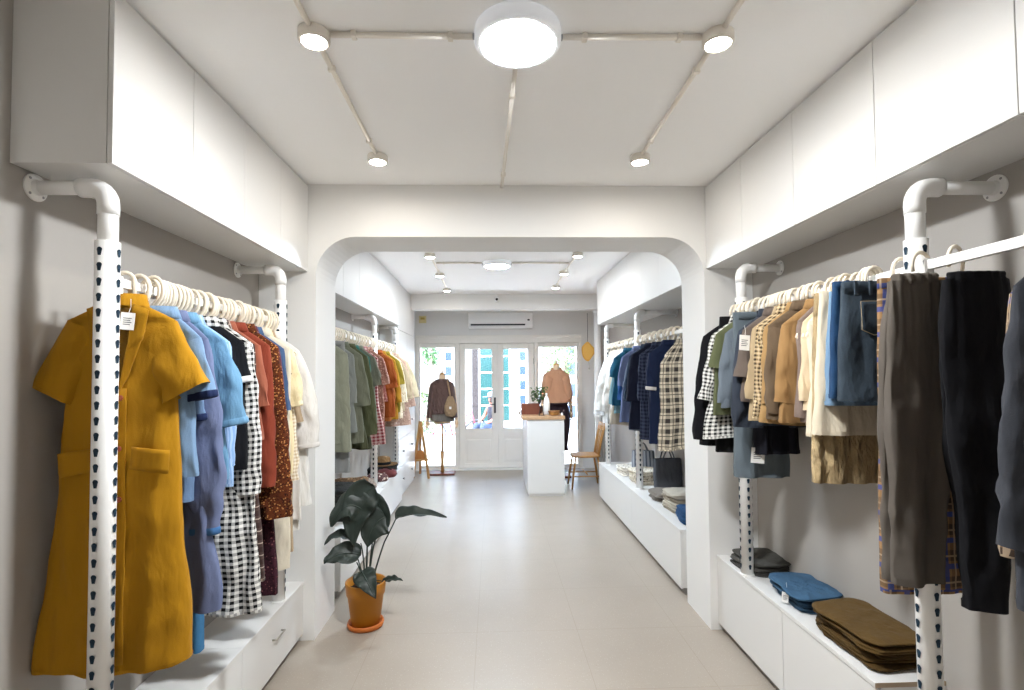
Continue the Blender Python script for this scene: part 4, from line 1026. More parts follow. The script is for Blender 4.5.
conduit((.807, 4.915), (.799, 5.685), 'white conduit beyond the archway joining first and second right spotlights')
conduit((.799, 5.795), (.819, 6.615), 'white conduit beyond the archway joining second and last right spotlights')
# drain pipe in the far corner
r = thing('drain_pipe', 'white vertical pipe with collar in the corner right of the door', 'pipe', (1.6, 7.9, 0))
bm = new(); tube(bm, [(0, 0, 0), (0, 0, 2.752)], .052, 24); link('pipe', bm, WHITEP, r, smooth=True)
for z in (.9, 2.5):
    bm = new(); lathe(bm, [(.053, z), (.06, z+.004), (.06, z+.05), (.053, z+.054)], 24, cap0=False, cap1=False); link('collar', bm, WHITEP, r, smooth=True)

# ------------------------------------------------------------------ AIR CONDITIONER, CAMERA, SIGNS
r = thing('air_conditioner', 'white wall air conditioner above the street door', 'air conditioner', (.13, YF-.001, 2.33))
prof = [(0, .0), (-.13, .0), (-.185, .035), (-.2, .09), (-.2, .25), (-.17, .28), (0, .28)]
bm = new(); prism(bm, prof, -.53, .53, 'x'); link('body', bm, WHITEP, r, bevel=.008)
bm = new(); box(bm, -.49, .40, -.204, -.19, .047, .072); link('air_outlet', bm, BLACKP, r)
bm = new(); box(bm, -.5, .42, -.2, -.186, .028, .042); link('louver', bm, WHITEP, r, bevel=.003)
bm = new(); box(bm, .44, .475, -.2025, -.199, .125, .15); link('display', bm, BLACKP, r)
r = thing('security_camera', 'small white security camera with dark lens under the beam', 'security camera', (.06, 7.595, 2.7))
bm = new(); tube(bm, [(0, -.001, 0), (0, -.04, 0)], .03, 18); link('base', bm, WHITEP, r, smooth=True)
bm = new(); lathe(bm, [(.02, 0), (.034, -.02), (.036, -.06), (.03, -.085), (.012, -.095)], 20, (0, -.055, .015)); link('camera_body', bm, WHITEP, r, smooth=True)
bm = new(); tube(bm, [(0, -.08, -.035), (0, -.1, -.04)], [.02, .016], 16); link('lens', bm, BLACKP, r, smooth=True)
bm = new(); box(bm, -.06, .06, -.003, .0, -.06, .06); c = link('sticker', bm, plain('pale_yellow_paper', '#dfd29a', .7), None, loc=(-1.17, YF-.001, 2.5))
tag(c, 'small pale yellow sticker on the wall left of the air conditioner', 'sticker')
bm = new(); box(bm, -.035, .035, -.0038, -.0028, .0, .035); link('print', bm, plain('sticker_ochre', '#b9a24c', .7), c)
# yellow wavy sign hanging in the corner
r = thing('hanging_sign', 'yellow wavy edged sign hanging beside the door frame', 'sign', (1.475, 8.05, 1.78), -.1)
pol = []
for i in range(28):
    a = 2*PI*i/28; pol.append((.1*math.cos(a)*(1+.1*math.sin(3*a+1)), .14+.14*math.sin(a)*(1+.1*math.cos(4*a))))
bm = new(); prism(bm, pol, -.012, .012); link('board', bm, plain('sign_yellow', '#d9a03c', .5), r, bevel=.003)
pol2 = [(x*.8, .14+(z-.14)*.8) for x, z in pol]; bm = new(); prism(bm, pol2, -.0135, -.0118); link('face', bm, plain('sign_yellow_light', '#e6b252', .5), r)
bm = new(); tube(bm, [(0, 0, .26), (.004, .0, .5), (.0, 0, .74)], .004, 6); link('cord', bm, BLACKP, r)
bm = new(); tube(bm, bez((0, 0, .01), (.03, 0, -.06), (.02, 0, -.12), 8), .004, 6); lathe(bm, [(.012, -.14), (.015, -.13), (.012, -.11)], 10, (.02, 0, 0)); link('pendant', bm, CHROME, r)

# ------------------------------------------------------------------ POTTED PLANT
LEAF = NT('plant_leaf'); f = LEAF.noise(14, 4); LEAF.set(color=LEAF.mix(f, hexc('#161d19'), hexc('#333f38')), rough=.45, spec=.4); LEAF.bump(LEAF.noise(40, 3), .3, .006)
STEM = plain('plant_stem', '#25332a', .5)
px0, py0 = -.815, 3.37
r = thing('potted_plant', 'broad leaved dark green plant in an ochre clay pot on the floor at the archway', 'plant', (px0, py0, 0))
bm = new(); lathe(bm, [(.085, .0), (.108, .004), (.114, .02), (.11, .033), (.104, .033), (.1, .014), (.085, .012)], 40, cap0=True, cap1=True); link('saucer', bm, SAUC, r, smooth=True)
bm = new(); lathe(bm, [(.078, .014), (.088, .02), (.112, .2), (.118, .204), (.126, .275), (.124, .282), (.115, .28), (.108, .215), (.1, .2)], 44, cap0=True, cap1=False); link('pot', bm, TERRA, r, smooth=True)
bm = new(); lathe(bm, [(.11, .232), (.08, .24), (.04, .245), (.004, .247)], 28, cap0=False)
for v in bm.verts: v.co.z += .008*noise.noise(v.co*40)
link('soil', bm, SOIL, r, smooth=True)
def leaf(base, mid, tip, width, nrm, seed, wave=.02, shape=.55, fold=.25):
    base, mid, tip, nrm = map(Vector, (base, mid, tip, nrm)); N, Mh = 20, 6
    pts = bez(base, mid, tip, N); bm = new(); V = []
    for i, p in enumerate(pts):
        t = i/N; d = (pts[min(i+1, N)]-pts[max(i-1, 0)]).normalized(); s = d.cross(nrm).normalized(); up = s.cross(d)
        w = width*.5*max(.02, math.sin(PI*min(1, t**shape*1.0))**.8)
        row = []
        for j in range(-Mh, Mh+1):
            q = j/Mh; wv = wave*(noise.noise(Vector((t*5+seed, q*1.6, seed)))*abs(q)+.25*math.sin(t*22+seed)*abs(q)**2)
            row.append(bm.verts.new(p+s*(q*w)+up*(fold*w*abs(q)**1.3+wv)))
        V.append(row)
    for a, b in zip(V, V[1:]):
        for j in range(2*Mh): bm.faces.new((a[j], a[j+1], b[j+1], b[j]))
    o = link('leaf', bm, LEAF.m, r, smooth=True); so = o.modifiers.new('thick', 'SOLIDIFY'); so.thickness = .0015
    bm = new(); tube(bm, [p+Vector((0, 0, -.001)) for p in pts[:-2]], [.0045*(1-i/(N+2))+.001 for i in range(N-1)], 6); link('midrib', bm, STEM, o, smooth=True)
def stem(pts, r0=.007):
    bm = new(); P = []
    for a, b, c in zip(pts[::2], pts[1::2], pts[2::2]): P += bez(a, b, c, 8)[(1 if P else 0):]
    tube(bm, P, [r0*(1-.45*i/len(P)) for i in range(len(P))], 8); link('stem', bm, STEM, r, smooth=True)
def W(px, py, dy=0):   # local coordinates on the plant's own upright plane, dy towards the door
    s = 155.; return ((px-493)/s-px0+0*dy, dy, 1.58-(py-374)/s)
zs = .24
stem([(.0, .0, zs), (.01, 0, .45), W(368, 535)]); leaf(W(375, 483), W(352, 500, -.05), W(359, 538, -.09), .21, (0.1, -1, .25), 1, .03, .55, .2)
leaf(W(371, 512, -.03), W(350, 484, -.07), W(337, 519, -.09), .19, (-.2, -1, .5), 2, .028, .6, .15)
leaf(W(369, 530, .05), W(372, 502, .06), W(363, 477, .03), .14, (.1, -1, .1), 9, .03, .5, .2)
leaf(W(377, 530, .04), W(384, 505, .05), W(372, 488, .02), .13, (.2, -1, .1), 12, .03, .5, .25)
stem([(.02, -.01, zs), (.03, 0, .5), W(381, 523)]); leaf(W(386, 514), W(372, 518, -.04), W(370, 541, -.05), .2, (.1, -1, .2), 3, .015, .55, .15)
stem([(.03, .01, zs), (.08, 0, .42), W(385, 538), (.16, 0, .6), W(397, 514)], .006); leaf(W(396, 516), W(408, 506, -.01), W(447, 513, -.06), .10, (0, -.55, 1), 4, .02, .55, .5)
stem([(-.01, .0, zs), (-.03, 0, .4), W(352, 538)], .005); leaf(W(353, 536), W(339, 524, -.02), W(329, 538, -.05), .075, (0, -.5, 1), 5, .012, .6, .5)
stem([(-.02, -.01, zs), (-.02, -.02, .35), W(359, 556, -.03)], .006); leaf(W(363, 549, -.03), W(343, 541, -.06), W(331, 553, -.1), .15, (-.1, -.8, .7), 6, .02, .6, .2)
stem([(.02, -.02, zs), (.03, -.02, .3), W(368, 566, -.05)], .006); leaf(W(365, 563, -.06), W(371, 566, -.12), W(382, 583, -.16), .14, (.15, -1, .8), 7, .015, .55, .15)
stem([(.03, .0, zs), (.06, .0, .3), W(383, 577)], .004); leaf(W(383, 577), W(393, 571, -.02), W(404, 574, -.04), .05, (0, -.6, 1), 8, .012, .6, .4)
for a, b in (((.0, .02), (368, 520)), ((.015, .02), (374, 530)), ((-.01, .015), (361, 540))): stem([(a[0], a[1], zs), (a[0]*1.3, .02, .42), W(b[0], b[1], .02)], .006)

# ------------------------------------------------------------------ COUNTER AND ITEMS
r = thing('sales_counter', 'white sales counter with pale wooden top near the street door', 'counter', (.672, 7.27, 0))
bm = new(); box(bm, -.235, .245, -.53, .53, .03, .985); box(bm, -.22, .23, -.52, .52, 0, .03); link('body', bm, LAM, r, bevel=.002)
bm = new(); box(bm, -.3, .255, -.545, .545, .986, 1.03); link('counter_top', bm, OAKTOP, r, bevel=.004)
CT = 1.0305
r = thing('wooden_box', 'dark red brown wooden box on the counter', 'box', (.50, 7.1, CT))
bm = new(); t = .012
for q in ((-.12, .12, -.07, -.07+t, 0, .13), (-.12, .12, .07-t, .07, 0, .13), (-.12, -.12+t, -.07+t, .07-t, 0, .13), (.12-t, .12, -.07+t, .07-t, 0, .13), (-.12+t, .12-t, -.07+t, .07-t, 0, t)): box(bm, *q)
link('box_sides', bm, MAHOG, r, bevel=.002)
bm = new(); box(bm, -.122, .122, -.072, .072, .1302, .146); link('lid', bm, MAHOG, r, bevel=.003)
r = thing('vase_plant', 'small bushy green plant standing behind the wooden box', 'plant', (.64, 7.25, CT))
bm = new(); lathe(bm, [(.035, 0), (.045, .04), (.048, .09), (.04, .1), (.036, .095)], 20); link('pot', bm, MAHOG, r, smooth=True)
bm = new(); R2 = random.Random(3)
for i in range(16): a = R2.random()*6.28; tube(bm, bez((0, 0, .09), (.02*math.cos(a), .02*math.sin(a), .2), ((.05+.06*R2.random())*math.cos(a), .08*math.sin(a), .22+.12*R2.random()), 5), .0025, 5)
link('stem', bm, STEM, r)
bm = new()
for i in range(150):
    a = R2.random()*6.28; rr = .12*R2.random()**.6; c = Vector((rr*math.cos(a), rr*math.sin(a)*.8, .17+.19*R2.random()))
    u = Vector((R2.uniform(-1, 1), R2.uniform(-1, 1), R2.uniform(-.3, .8))).normalized()*.026; v = u.cross(Vector((R2.uniform(-1, 1), 1, .4))).normalized()*.011
    q = [bm.verts.new(c+x) for x in (-u, v*.9+Vector((0, 0, .003)), u, -v*.9+Vector((0, 0, .003)))]; bm.faces.new(q)
link('foliage', bm, plain('small_leaf_green', '#5d7a4c', .5, .3, .2, 20), r)
r = thing('sign_stand', 'small black folding card stand on the counter', 'card stand', (.63, 6.84, CT))
bm = new(); prism(bm, [(-.035, 0), (-.03, 0), (.0, .12), (.03, 0), (.035, 0), (.003, .135), (-.003, .135)], -.04, .04); link('card', bm, BLACKP, r)
bm = new(); tube(bm, [(-.03, .0, .004), (.03, .0, .004)], .002, 6); link('brace', bm, BLACKP, r)
r = thing('spray_bottle', 'tall white rounded bottle shape standing on the counter', 'bottle', (.712, 6.95, CT))
bm = new(); lathe(bm, [(.034, 0), (.042, .01), (.044, .1), (.042, .17), (.03, .22), (.014, .25), (.011, .26)], 26); link('body', bm, WHITEP, r, smooth=True)
bm = new(); lathe(bm, [(.015, .26), (.015, .285), (.01, .29)], 16); link('cap', bm, WHITEP, r, smooth=True)
r = thing('wooden_bowl', 'round wooden bowl on the counter right of the white bottle', 'bowl', (.80, 6.86, CT))
bm = new(); lathe(bm, [(.045, 0), (.06, .012), (.078, .05), (.076, .056), (.07, .05), (.05, .016), (.003, .012)], 28, cap1=True); link('bowl', bm, OAK, r, smooth=True)
bm = new(); lathe(bm, [(.0795, .047), (.0815, .052), (.0795, .057)], 28, cap0=False, cap1=False); link('rim', bm, MAHOG, r, smooth=True)
bm = new(); lathe(bm, [(.012, 0), (.015, .004), (.015, .02), (.008, .03)], 14); c = link('small_jar', bm, WHITEP, None, smooth=True, loc=(.9, 6.82, CT)); tag(c, 'tiny white jar at the right end of the counter top', 'jar')
bm = new(); lathe(bm, [(.008, .03), (.009, .04), (.003, .044)], 12); link('lid', bm, GREYP, c, smooth=True)

# ------------------------------------------------------------------ WOODEN CHAIR (back against the right)
r = thing('wooden_chair', 'light brown wooden chair with spindle legs right of the counter', 'chair', (1.28, 7.3, 0), 0)
bm = new(); N = 24; poly = []
for k in range(N):
    a = 2*PI*k/N; poly.append((.205*sgnpow(math.cos(a), .55), .2*sgnpow(math.sin(a), .55)))
prism(bm, poly, .425, .452, 'z'); link('seat', bm, OAK, r, bevel=.008)
for sx, sy in ((-1, -1), (-1, 1), (1, -1), (1, 1)):
    bm = new(); tube(bm, [(sx*.15, sy*.14, .43), (sx*.19, sy*.17, .2), (sx*.215, sy*.19, 0)], [.013, .016, .011], 12); link('leg', bm, OAK, r, smooth=True)
for sy in (-1, 1):
    bm = new(); tube(bm, [(-.195, sy*.172, .17), (.195, sy*.172, .17)], .009, 10); link('stretcher', bm, OAK, r, smooth=True)
bm = new(); tube(bm, [(0, -.172, .2), (0, .172, .2)], .009, 10); link('stretcher', bm, OAK, r, smooth=True)
for sy in (-1, -.5, 0, .5, 1):
    bm = new(); tube(bm, [(.165, sy*.15, .44), (.2, sy*.165, .65), (.245, sy*.18, .84)], [.013 if abs(sy) == 1 else .007]*3, 10); link('back_spindle', bm, OAK, r, smooth=True)
bm = new(); P = [(.24+.012*(1-(y/.2)**2), y, .0) for y in [-.2+.05*i for i in range(9)]]
loft(bm, [[(x+.012*c+(z-.8)*.19, y, z) for x, y, _ in P for c in (0,)]+[(x-.014+(z-.8)*.19, y, z) for x, y, _ in P[::-1]] for z in (.79, .8, .87, .885)], cap0=True, cap1=True); link('top_rail', bm, OAK, r)
# easel at the left
r = thing('wooden_easel', 'wooden A-frame easel leaning by the tall white cabinet near the door', 'easel', (-1.1, 8.12, 0), .25)
for x0, x1, y0, y1 in ((-.14, -.03, 0, .05), (.08, -.02, -.14, .03)):
    bm = new(); tube(bm, [(x0, y0, 0), (x1, y1, .86)], .02, 4); link('leg', bm, OAK, r)
bm = new(); tube(bm, [(-.0, .3, 0), (-.02, .06, .8)], .018, 4); link('rear_leg', bm, OAK, r)
bm = new(); box(bm, -.14, .09, -.09, -.02, .26, .29); link('ledge', bm, OAK, r, bevel=.003)
bm = new(); prism(bm, [(-.13, .29), (.06, .29), (.0, .42), (-.08, .42)], -.06, -.045); link('board', bm, plain('easel_orange_board', '#a9692e', .6), r)
# ------------------------------------------------------------------ MANNEQUINS
def mannequin(x, y, label, rz, hz, base_w, arms_down=True, sc=1.0, trouser=False):
    """cloth covered dress form with wooden arms, hz = shoulder height"""
    r = thing('mannequin', label, 'mannequin', (x, y, 0), rz)
    bm = new(); box(bm, -.2, .2, -.13, .13, .0, .03); link('base', bm, MAHOG, r, bevel=.004)
    bm = new(); tube(bm, [(0, 0, .03), (0, 0, .36)], .026, 14); tube(bm, [(0, 0, .36), (0, 0, hz-.62)], .014, 12); link('pole', bm, OAK, r, smooth=True)
    bm = new(); rings = []
    for w, d, z in ((.12, .085, -.64), (.165, .11, -.56), (.17, .115, -.48), (.125, .095, -.32), (.135, .1, -.24), (.155, .105, -.14), (.165, .09, -.06), (.15, .075, -.02), (.07, .055, .02), (.052, .052, .05), (.048, .05, .13), (.045, .047, .14)):
        rings.append([(a, b, hz+z) for a, b, z_ in cring(w, d, 0, 36, 2.2)])
    loft(bm, rings, cap0=True, cap1=True); link('torso', bm, BIRCH, r, smooth='keep')
    bm = new(); lathe(bm, [(.047, .14), (.048, .15), (.03, .165), (.012, .17), (.012, .2), (.003, .21)], 20, (0, 0, hz)); link('neck_cap', bm, OAK, r, smooth=True)
    for s in (-1, 1):
        bm = new(); tube(bm, [(s*.165, 0, hz-.06), (s*.2, 0, hz-.3), (s*.222, -.02, hz-.5), (s*.228, -.035, hz-.57)], [.042, .034, .026, .02], 14)
        a = link('arm', bm, BIRCH, r, smooth=True)
        bm = new(); wr = Vector((s*.228, -.035, hz-.57))
        tube(bm, [wr, wr+Vector((s*.003, -.008, -.05)), wr+Vector((s*.003, -.012, -.08))], [.017, .026, .024], 12, flat=.55)
        for k, L in enumerate((.055, .068, .064, .05)):
            b = wr+Vector((s*.003+(k-1.5)*.011, -.012, -.076)); tube(bm, [b, b+Vector((0, -.006, -L*.5)), b+Vector((-s*.004, -.018, -L))], [.0058, .0054, .004], 7)
        b = wr+Vector((-s*.02, -.016, -.03)); tube(bm, [b, b+Vector((-s*.012, -.014, -.028)), b+Vector((-s*.01, -.02, -.05))], [.007, .006, .0045], 7)
        link('hand', bm, OAK if s > 0 and trouser else BIRCH, a, smooth=True)
    return r
mannequin(-.815, 8.35, 'headless mannequin in a brown cardigan on a wooden stand left of the door', 0, 1.44, .2)
BRN = fabric('cocoa_knit', '#7d6059', .08, .5, 40)
top('brown_cardigan', 'cocoa brown long sleeved cardigan worn by the left mannequin', 'cardigan', -.815, 8.35, 1.53, 0, BRN, L=.56, sw=.185, sh=.075, chest=.19, waist=.185, hem=.19, d=.125, amp=.006, sl=.53, hw0=.075, hw1=.052, th0=.22, th1=.1, collar=False, seed=14, dz=-.02, neck=.075, dn=.06)
skirt('grey_skirt', 'short grey beige skirt worn by the left mannequin', 'skirt', -.815, 8.35, 1.06, 0, F('stone_grey', '#8e857a'), L=.2, w0=.178, w1=.19, d=.128, amp=.004, dz=-.02)
r = thing('shoulder_bag', 'tan crochet shoulder bag hanging from the left mannequin', 'bag', (-.67, 8.19, .92), 0)
TAN = fabric('tan_crochet', '#dcb68c', .12, .9, 60)
bm = new(); loft(bm, [[(x, y, z) for x, y, z in cring(w, d, z, 24, 2.2)] for w, d, z in ((.02, .012, .0), (.075, .03, .015), (.1, .04, .08), (.095, .035, .17), (.06, .022, .27), (.035, .015, .32))], cap0=True, cap1=True); link('body', bm, TAN, r, smooth='keep')
bm = new(); tube(bm, [(0, 0, .3), (-.02, -.005, .42), (-.045, .015, .55), (-.05, .12, .59), (-.05, .17, .57)], .013, 10, flat=.5); link('strap', bm, TAN, r, smooth=True)
bm = new(); box(bm, -.018, .018, -.041, -.037, .12, .16); link('label_patch', bm, PAPER, r)
mannequin(.975, 8.0, 'headless mannequin in a peach blouse behind the counter', PI, 1.57, .2, trouser=True)
top('peach_blouse', 'peach orange boxy blouse worn by the mannequin behind the counter', 'blouse', .975, 8.0, 1.66, PI, fabric('peach_orange', '#e8ac86', .05, .35, 10), L=.51, sw=.195, sh=.07, chest=.205, waist=.21, hem=.22, d=.13, amp=.007, sl=.36, hw0=.09, hw1=.075, th0=.3, th1=.06, collar=True, seed=16, dz=-.02, neck=.072, dn=.06)
trousers('plum_trousers', 'dark plum trousers worn by the mannequin behind the counter', .975, 8.0, 1.135, 0, F('dark_plum', '#3a2a33'), L=.72, w=.178, hemw=.1, d=.185, amp=.004, dz=0, gather=0, seed=3, split=.25, offs=.07, legy=0)

# ------------------------------------------------------------------ STREET OUTSIDE
bm = new(); box(bm, -14, 14, 9.0, 15.0, -.18, -.06); struct('street', bm, plain('pale_paving', '#b9b4ac', .8, .2, .08, 4, .1, 30))
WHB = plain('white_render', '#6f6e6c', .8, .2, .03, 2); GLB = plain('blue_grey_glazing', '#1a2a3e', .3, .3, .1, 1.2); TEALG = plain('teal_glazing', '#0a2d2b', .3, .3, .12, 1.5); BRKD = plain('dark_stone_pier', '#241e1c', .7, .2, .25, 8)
r = thing('townhouse', 'white townhouse with blue grey windows and a teal glazed bay across the street', 'building', (0, 15, -.06))
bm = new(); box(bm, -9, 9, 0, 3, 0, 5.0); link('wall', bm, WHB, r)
for cx, w, pitch in ((-1.28, .2, .42), (-.86, .1, .42), (.85, .18, .42), (1.18, .1, .42), (2.25, .26, .62), (2.75, .2, .62), (-2.2, .22, .5), (-2.9, .22, .5), (3.6, .3, .6)):
    z = .35
    while z < 4:
        bm = new(); box(bm, cx-w/2-.02, cx+w/2+.02, -.03, .005, z-.02, z+pitch*.62+.02); fr = link('window', bm, WHITEP, r)
        bm = new(); box(bm, cx-w/2, cx+w/2, -.034, -.025, z, z+pitch*.62); link('pane', bm, GLB, fr)
        z += pitch
bm = new(); box(bm, -.42, .5, -.06, .0, .12, 4.4); bay = link('glazed_bay', bm, WHITEP, r)
z = .3
while z < 4.2:
    for xa, xb in ((-.38, .02), (.06, .46)):
        bm = new(); box(bm, xa, xb, -.067, -.058, z, z+.43); link('pane', bm, TEALG, bay)
    z += .47
bm = new(); box(bm, -.6, -.44, -.12, 0, 0, 4.6); link('pier', bm, BRKD, r)
bm = new(); box(bm, -9, 9, -.25, 0, 4.85, 5.05); link('cornice', bm, WHB, r, bevel=.02)
r = thing('street_planter', 'pale planter wall with leafy shrub outside the left window', 'planter', (-1.5, 10.6, -.06))
bm = new(); box(bm, -.5, .5, -.2, .2, 0, .35); link('trough', bm, WHB, r, bevel=.01)
R3 = random.Random(5)
def shrub(name, label, x, y, z, w, d, h, n, size, mat, trunk=.02, base=.1):
    r = thing(name, label, name.split('_')[-1], (x, y, z))
    bm = new()
    for i in range(7): a = R3.random()*6.28; tube(bm, bez((0, 0, 0), (.05*math.cos(a), .05*math.sin(a), h*.4), (w*.7*math.cos(a), d*.7*math.sin(a), h*(.5+.4*R3.random())), 6), [trunk*(1-.11*k) for k in range(7)], 6)
    link('stem', bm, plain(name+'_bark', '#5c4f40', .8), r)
    bm = new()
    for i in range(n):
        a = R3.random()*6.28; t = R3.random(); rr = R3.random()**.5*math.sin(PI*(.12+.85*t))**.6
        c = Vector((w*rr*math.cos(a), d*rr*math.sin(a), base+(h-base)*t)); u = Vector((R3.uniform(-1, 1), R3.uniform(-1, 1), R3.uniform(-.6, .6))).normalized()*size; v = u.cross(Vector((R3.uniform(-1, 1), R3.uniform(-1, 1), .5))).normalized()*size*.45
        bm.faces.new([bm.verts.new(c+q) for q in (-u, v, u, -v)])
    link('foliage', bm, mat, r)
LG = plain('pale_leaf_green', '#55663f', .5, .3, .3, 9); LG2 = plain('mid_leaf_green', '#47683f', .5, .3, .3, 7)
shrub('leafy_shrub', 'pale leafy shrub growing in the planter outside the left window', -1.5, 10.6, .29, .5, .3, .95, 900, .04, LG)
shrub('slim_tree', 'slim pale green tree in front of the townhouse left of the door', -1.62, 13.6, -.06, .3, .3, 3.4, 900, .06, LG2, .04, 1.9)
shrub('street_tree', 'light green tree seen through the right window', 1.75, 13.8, -.06, .5, .4, 3.2, 1100, .06, LG, .04, 1.5)
# bicycle
r = thing('bicycle', 'red bicycle parked outside the left window', 'bicycle', (-.85, 11.6, -.06), .1); RED = plain('red_enamel', '#80262f', .35); TY = plain('tyre_rubber', '#2a2b30', .8)
for cx in (-.5, .5):
    bm = new(); P = [(cx+.3*math.cos(a), 0, .32+.3*math.sin(a)) for a in [2*PI*i/32 for i in range(33)]]; tube(bm, P, .018, 8, cap=False); wl = link('wheel', bm, TY, r, smooth=True)
    bm = new()
    for i in range(12): a = 2*PI*i/12; tube(bm, [(cx, 0, .32), (cx+.29*math.cos(a), 0, .32+.29*math.sin(a))], .0025, 4)
    link('spokes', bm, CHROME, wl)
bm = new()
for a, b in (((-.5, 0, .32), (-.05, 0, .3)), ((-.05, 0, .3), (-.18, 0, .78)), ((-.18, 0, .72), (.36, 0, .74)), ((-.05, 0, .3), (.37, 0, .68)), ((-.5, 0, .32), (-.16, 0, .7)), ((.5, 0, .32), (.34, 0, .88))): tube(bm, [a, b], .017, 8)
link('frame', bm, RED, r, smooth=True)
bm = new(); tube(bm, bez((-.3, -.0, .82), (-.2, 0, .84), (-.06, 0, .82), 6), [.06, .065, .055, .045, .035, .028, .02], 10, flat=.5); link('saddle', bm, TY, r, smooth=True)
bm = new(); tube(bm, [(.26, -.28, .93), (.34, -.2, .93), (.34, .2, .93), (.26, .28, .93)], .013, 8); tube(bm, [(.34, 0, .86), (.34, 0, .93)], .014, 8); link('handlebar', bm, CHROME, r, smooth=True)
# person sitting outside behind the glass door
def skin_body(name, joints, edges, mat, parent, root=0):
    me = bpy.data.meshes.new(name); me.from_pydata([j[0] for j in joints], edges, [])
    o = bpy.data.objects.new(name, me); COL.objects.link(o); o.parent = parent; me.materials.append(mat)
    sk = o.modifiers.new('skin', 'SKIN'); lay = me.skin_vertices[0].data if me.skin_vertices else None
    if lay is None:
        bm = bmesh.new(); bm.from_mesh(me); bm.verts.layers.skin.verify(); bm.to_mesh(me); bm.free(); lay = me.skin_vertices[0].data
    for i, j in enumerate(joints): rr = j[1] if isinstance(j[1], tuple) else (j[1], j[1]); lay[i].radius = rr; lay[i].use_root = (i == root)
    sb = o.modifiers.new('sub', 'SUBSURF'); sb.levels = 2; sb.render_levels = 2
    for p in me.polygons: p.use_smooth = True
    sk.use_smooth_shade = True
    return o
SKIN = plain('skin_tone', '#75493a', .55, .3, .05)
r = thing('person', 'person in dark vest and pale cap sitting outside the door', 'person', (.02, 11.6, -.06), -.9)
J = [((0, 0, .5), .1), ((0, .0, .66), .09), ((0, -.02, .82), .105), ((0, -.04, .95), .05), ((0, -.07, 1.06), (.075, .09)), ((0, -.08, 1.17), (.07, .085)),
     ((.17, -.03, .9), .05), ((.23, -.1, .7), .042), ((.16, -.28, .6), .034), ((.13, -.34, .58), .03),
     ((-.17, -.03, .9), .05), ((-.23, -.1, .7), .042), ((-.16, -.28, .6), .034), ((-.13, -.34, .58), .03),
     ((.1, -.05, .48), .08), ((.13, -.42, .5), .062), ((.13, -.4, .12), .045), ((.13, -.5, .04), .035),
     ((-.1, -.05, .48), .08), ((-.13, -.42, .5), .062), ((-.13, -.4, .12), .045), ((-.13, -.5, .04), .035)]
ED = [(0, 1), (1, 2), (2, 3), (3, 4), (4, 5), (2, 6), (6, 7), (7, 8), (8, 9), (2, 10), (10, 11), (11, 12), (12, 13), (0, 14), (14, 15), (15, 16), (16, 17), (0, 18), (18, 19), (19, 20), (20, 21)]
skin_body('body', J, ED, SKIN, r)
bm = new(); loft(bm, [[(x, y-.01, z) for x, y, z in cring(w, d, z, 28, 2.3)] for w, d, z in ((.15, .125, .44), (.15, .12, .6), (.165, .125, .8), (.17, .1, .9), (.09, .07, .96))], cap0=True); link('vest', bm, F('dark_vest', '#201e26'), r, smooth='keep')
for s in (-1, 1):
    bm = new(); tube(bm, [(s*.09, 0, .49), (s*.13, -.42, .5), (s*.13, -.43, .42), (s*.13, -.41, .14)], [.11, .082, .078, .06], 16); link('trouser_leg', bm, F('denim_leg_%d' % s, '#2c3850'), r, smooth=True)
    bm = new(); loft(bm, [[(s*.13+x, -.46+y, z) for x, y, z in cring(w, d, z, 20, 2.5)] for w, d, z in ((.045, .13, .0), (.05, .135, .03), (.042, .11, .06), (.03, .05, .085))], cap0=True, cap1=True); link('shoe', bm, BLACKP, r, smooth='keep')
bm = new(); lathe(bm, [(.098, .0), (.098, .05), (.08, .09), (.04, .11), (.003, .115)], 24, (0, -.07, 1.14)); box(bm, -.07, .07, -.27, -.15, 1.14, 1.15); link('cap', bm, F('pale_cap', '#7a8496'), r, smooth=True)
bm = new(); lathe(bm, [(.09, .0), (.1, .06), (.095, .13)], 20, (0, -.045, 1.02), cap0=True); link('hair', bm, F('dark_hair', '#2a2220'), r, smooth=True)
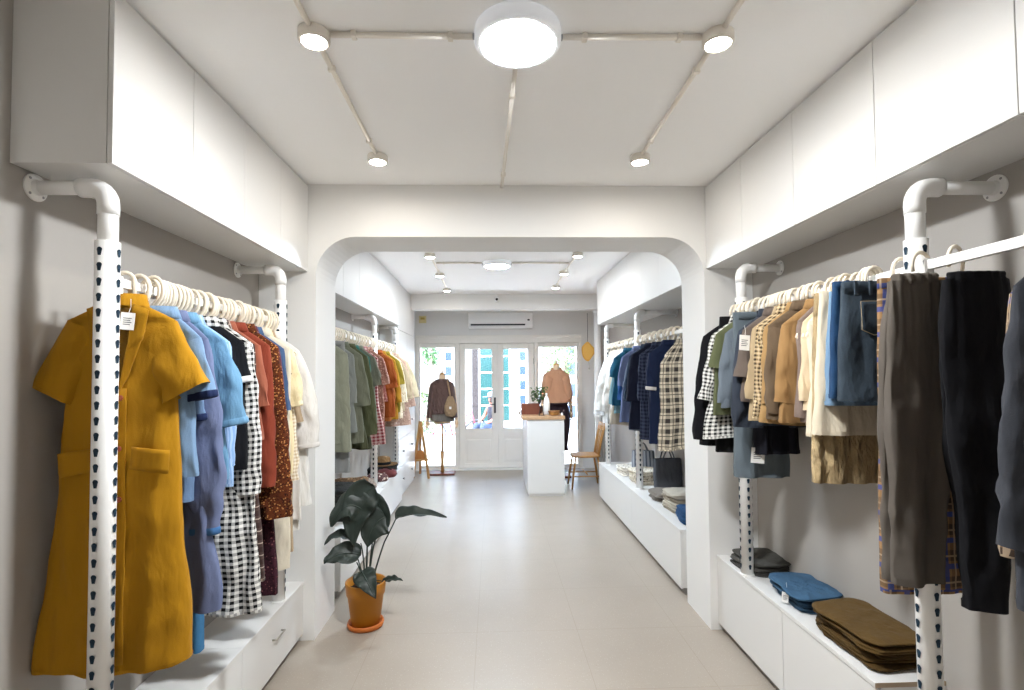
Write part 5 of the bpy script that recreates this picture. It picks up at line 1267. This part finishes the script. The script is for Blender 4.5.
r = thing('low_stool', 'low stool under the person sitting outside the door', 'stool', (.02, 11.6, -.06), -.9)
bm = new(); lathe(bm, [(.15, .36), (.16, .37), (.16, .39), (.15, .4)], 24); link('seat', bm, RED, r)
for k in range(4):
    a = PI/4+k*PI/2; bm = new(); tube(bm, [(.11*math.cos(a), .11*math.sin(a), .365), (.14*math.cos(a), .14*math.sin(a), 0)], .014, 8); link('leg', bm, RED, r)

# ------------------------------------------------------------------ LIGHT, WORLD, CAMERA
w = bpy.data.worlds.new('sky'); scn.world = w; w.use_nodes = True
nt = w.node_tree; bg = nt.nodes['Background']; sky = nt.nodes.new('ShaderNodeTexSky'); sky.sky_type = 'NISHITA'; sky.sun_disc = False
sky.sun_elevation = math.radians(58); sky.sun_rotation = math.radians(200); sky.air_density = 1.0; sky.dust_density = 1.5
nt.links.new(sky.outputs[0], bg.inputs[0]); bg.inputs[1].default_value = SKYS
s = bpy.data.lights.new('sun', 'SUN'); s.energy = SUNE; s.angle = math.radians(.6); s.color = (1, .96, .9)
so = bpy.data.objects.new('sun', s); COL.objects.link(so); so.location = (0, 0, 12)
so.rotation_euler = Vector((.08, -.27, -1)).to_track_quat('-Z', 'Y').to_euler()

cam = bpy.data.cameras.new('camera'); co = bpy.data.objects.new('camera', cam); COL.objects.link(co)
cam.sensor_width = 36; cam.lens = 520/1024*36; cam.shift_y = 12/1024; cam.clip_start = .05; cam.clip_end = 200
R_ = Matrix.Rotation(-math.atan(19/520), 4, 'Z') @ Matrix.Rotation(PI/2+math.atan(17/520), 4, 'X') @ Matrix.Rotation(-.008, 4, 'Z')
co.matrix_world = Matrix.Translation((0, 0, 1.58)) @ R_
scn.camera = co
scn.view_settings.view_transform = 'Standard'; scn.view_settings.look = 'None'; scn.view_settings.gamma = 1
scn.view_settings.use_curve_mapping = False; scn.view_settings.exposure = EXPO
scn.cycles.use_denoising = True; scn.cycles.max_bounces = 10; scn.cycles.diffuse_bounces = 7; scn.cycles.sample_clamp_indirect = 12
scn.cycles.caustics_reflective = False; scn.cycles.caustics_refractive = False
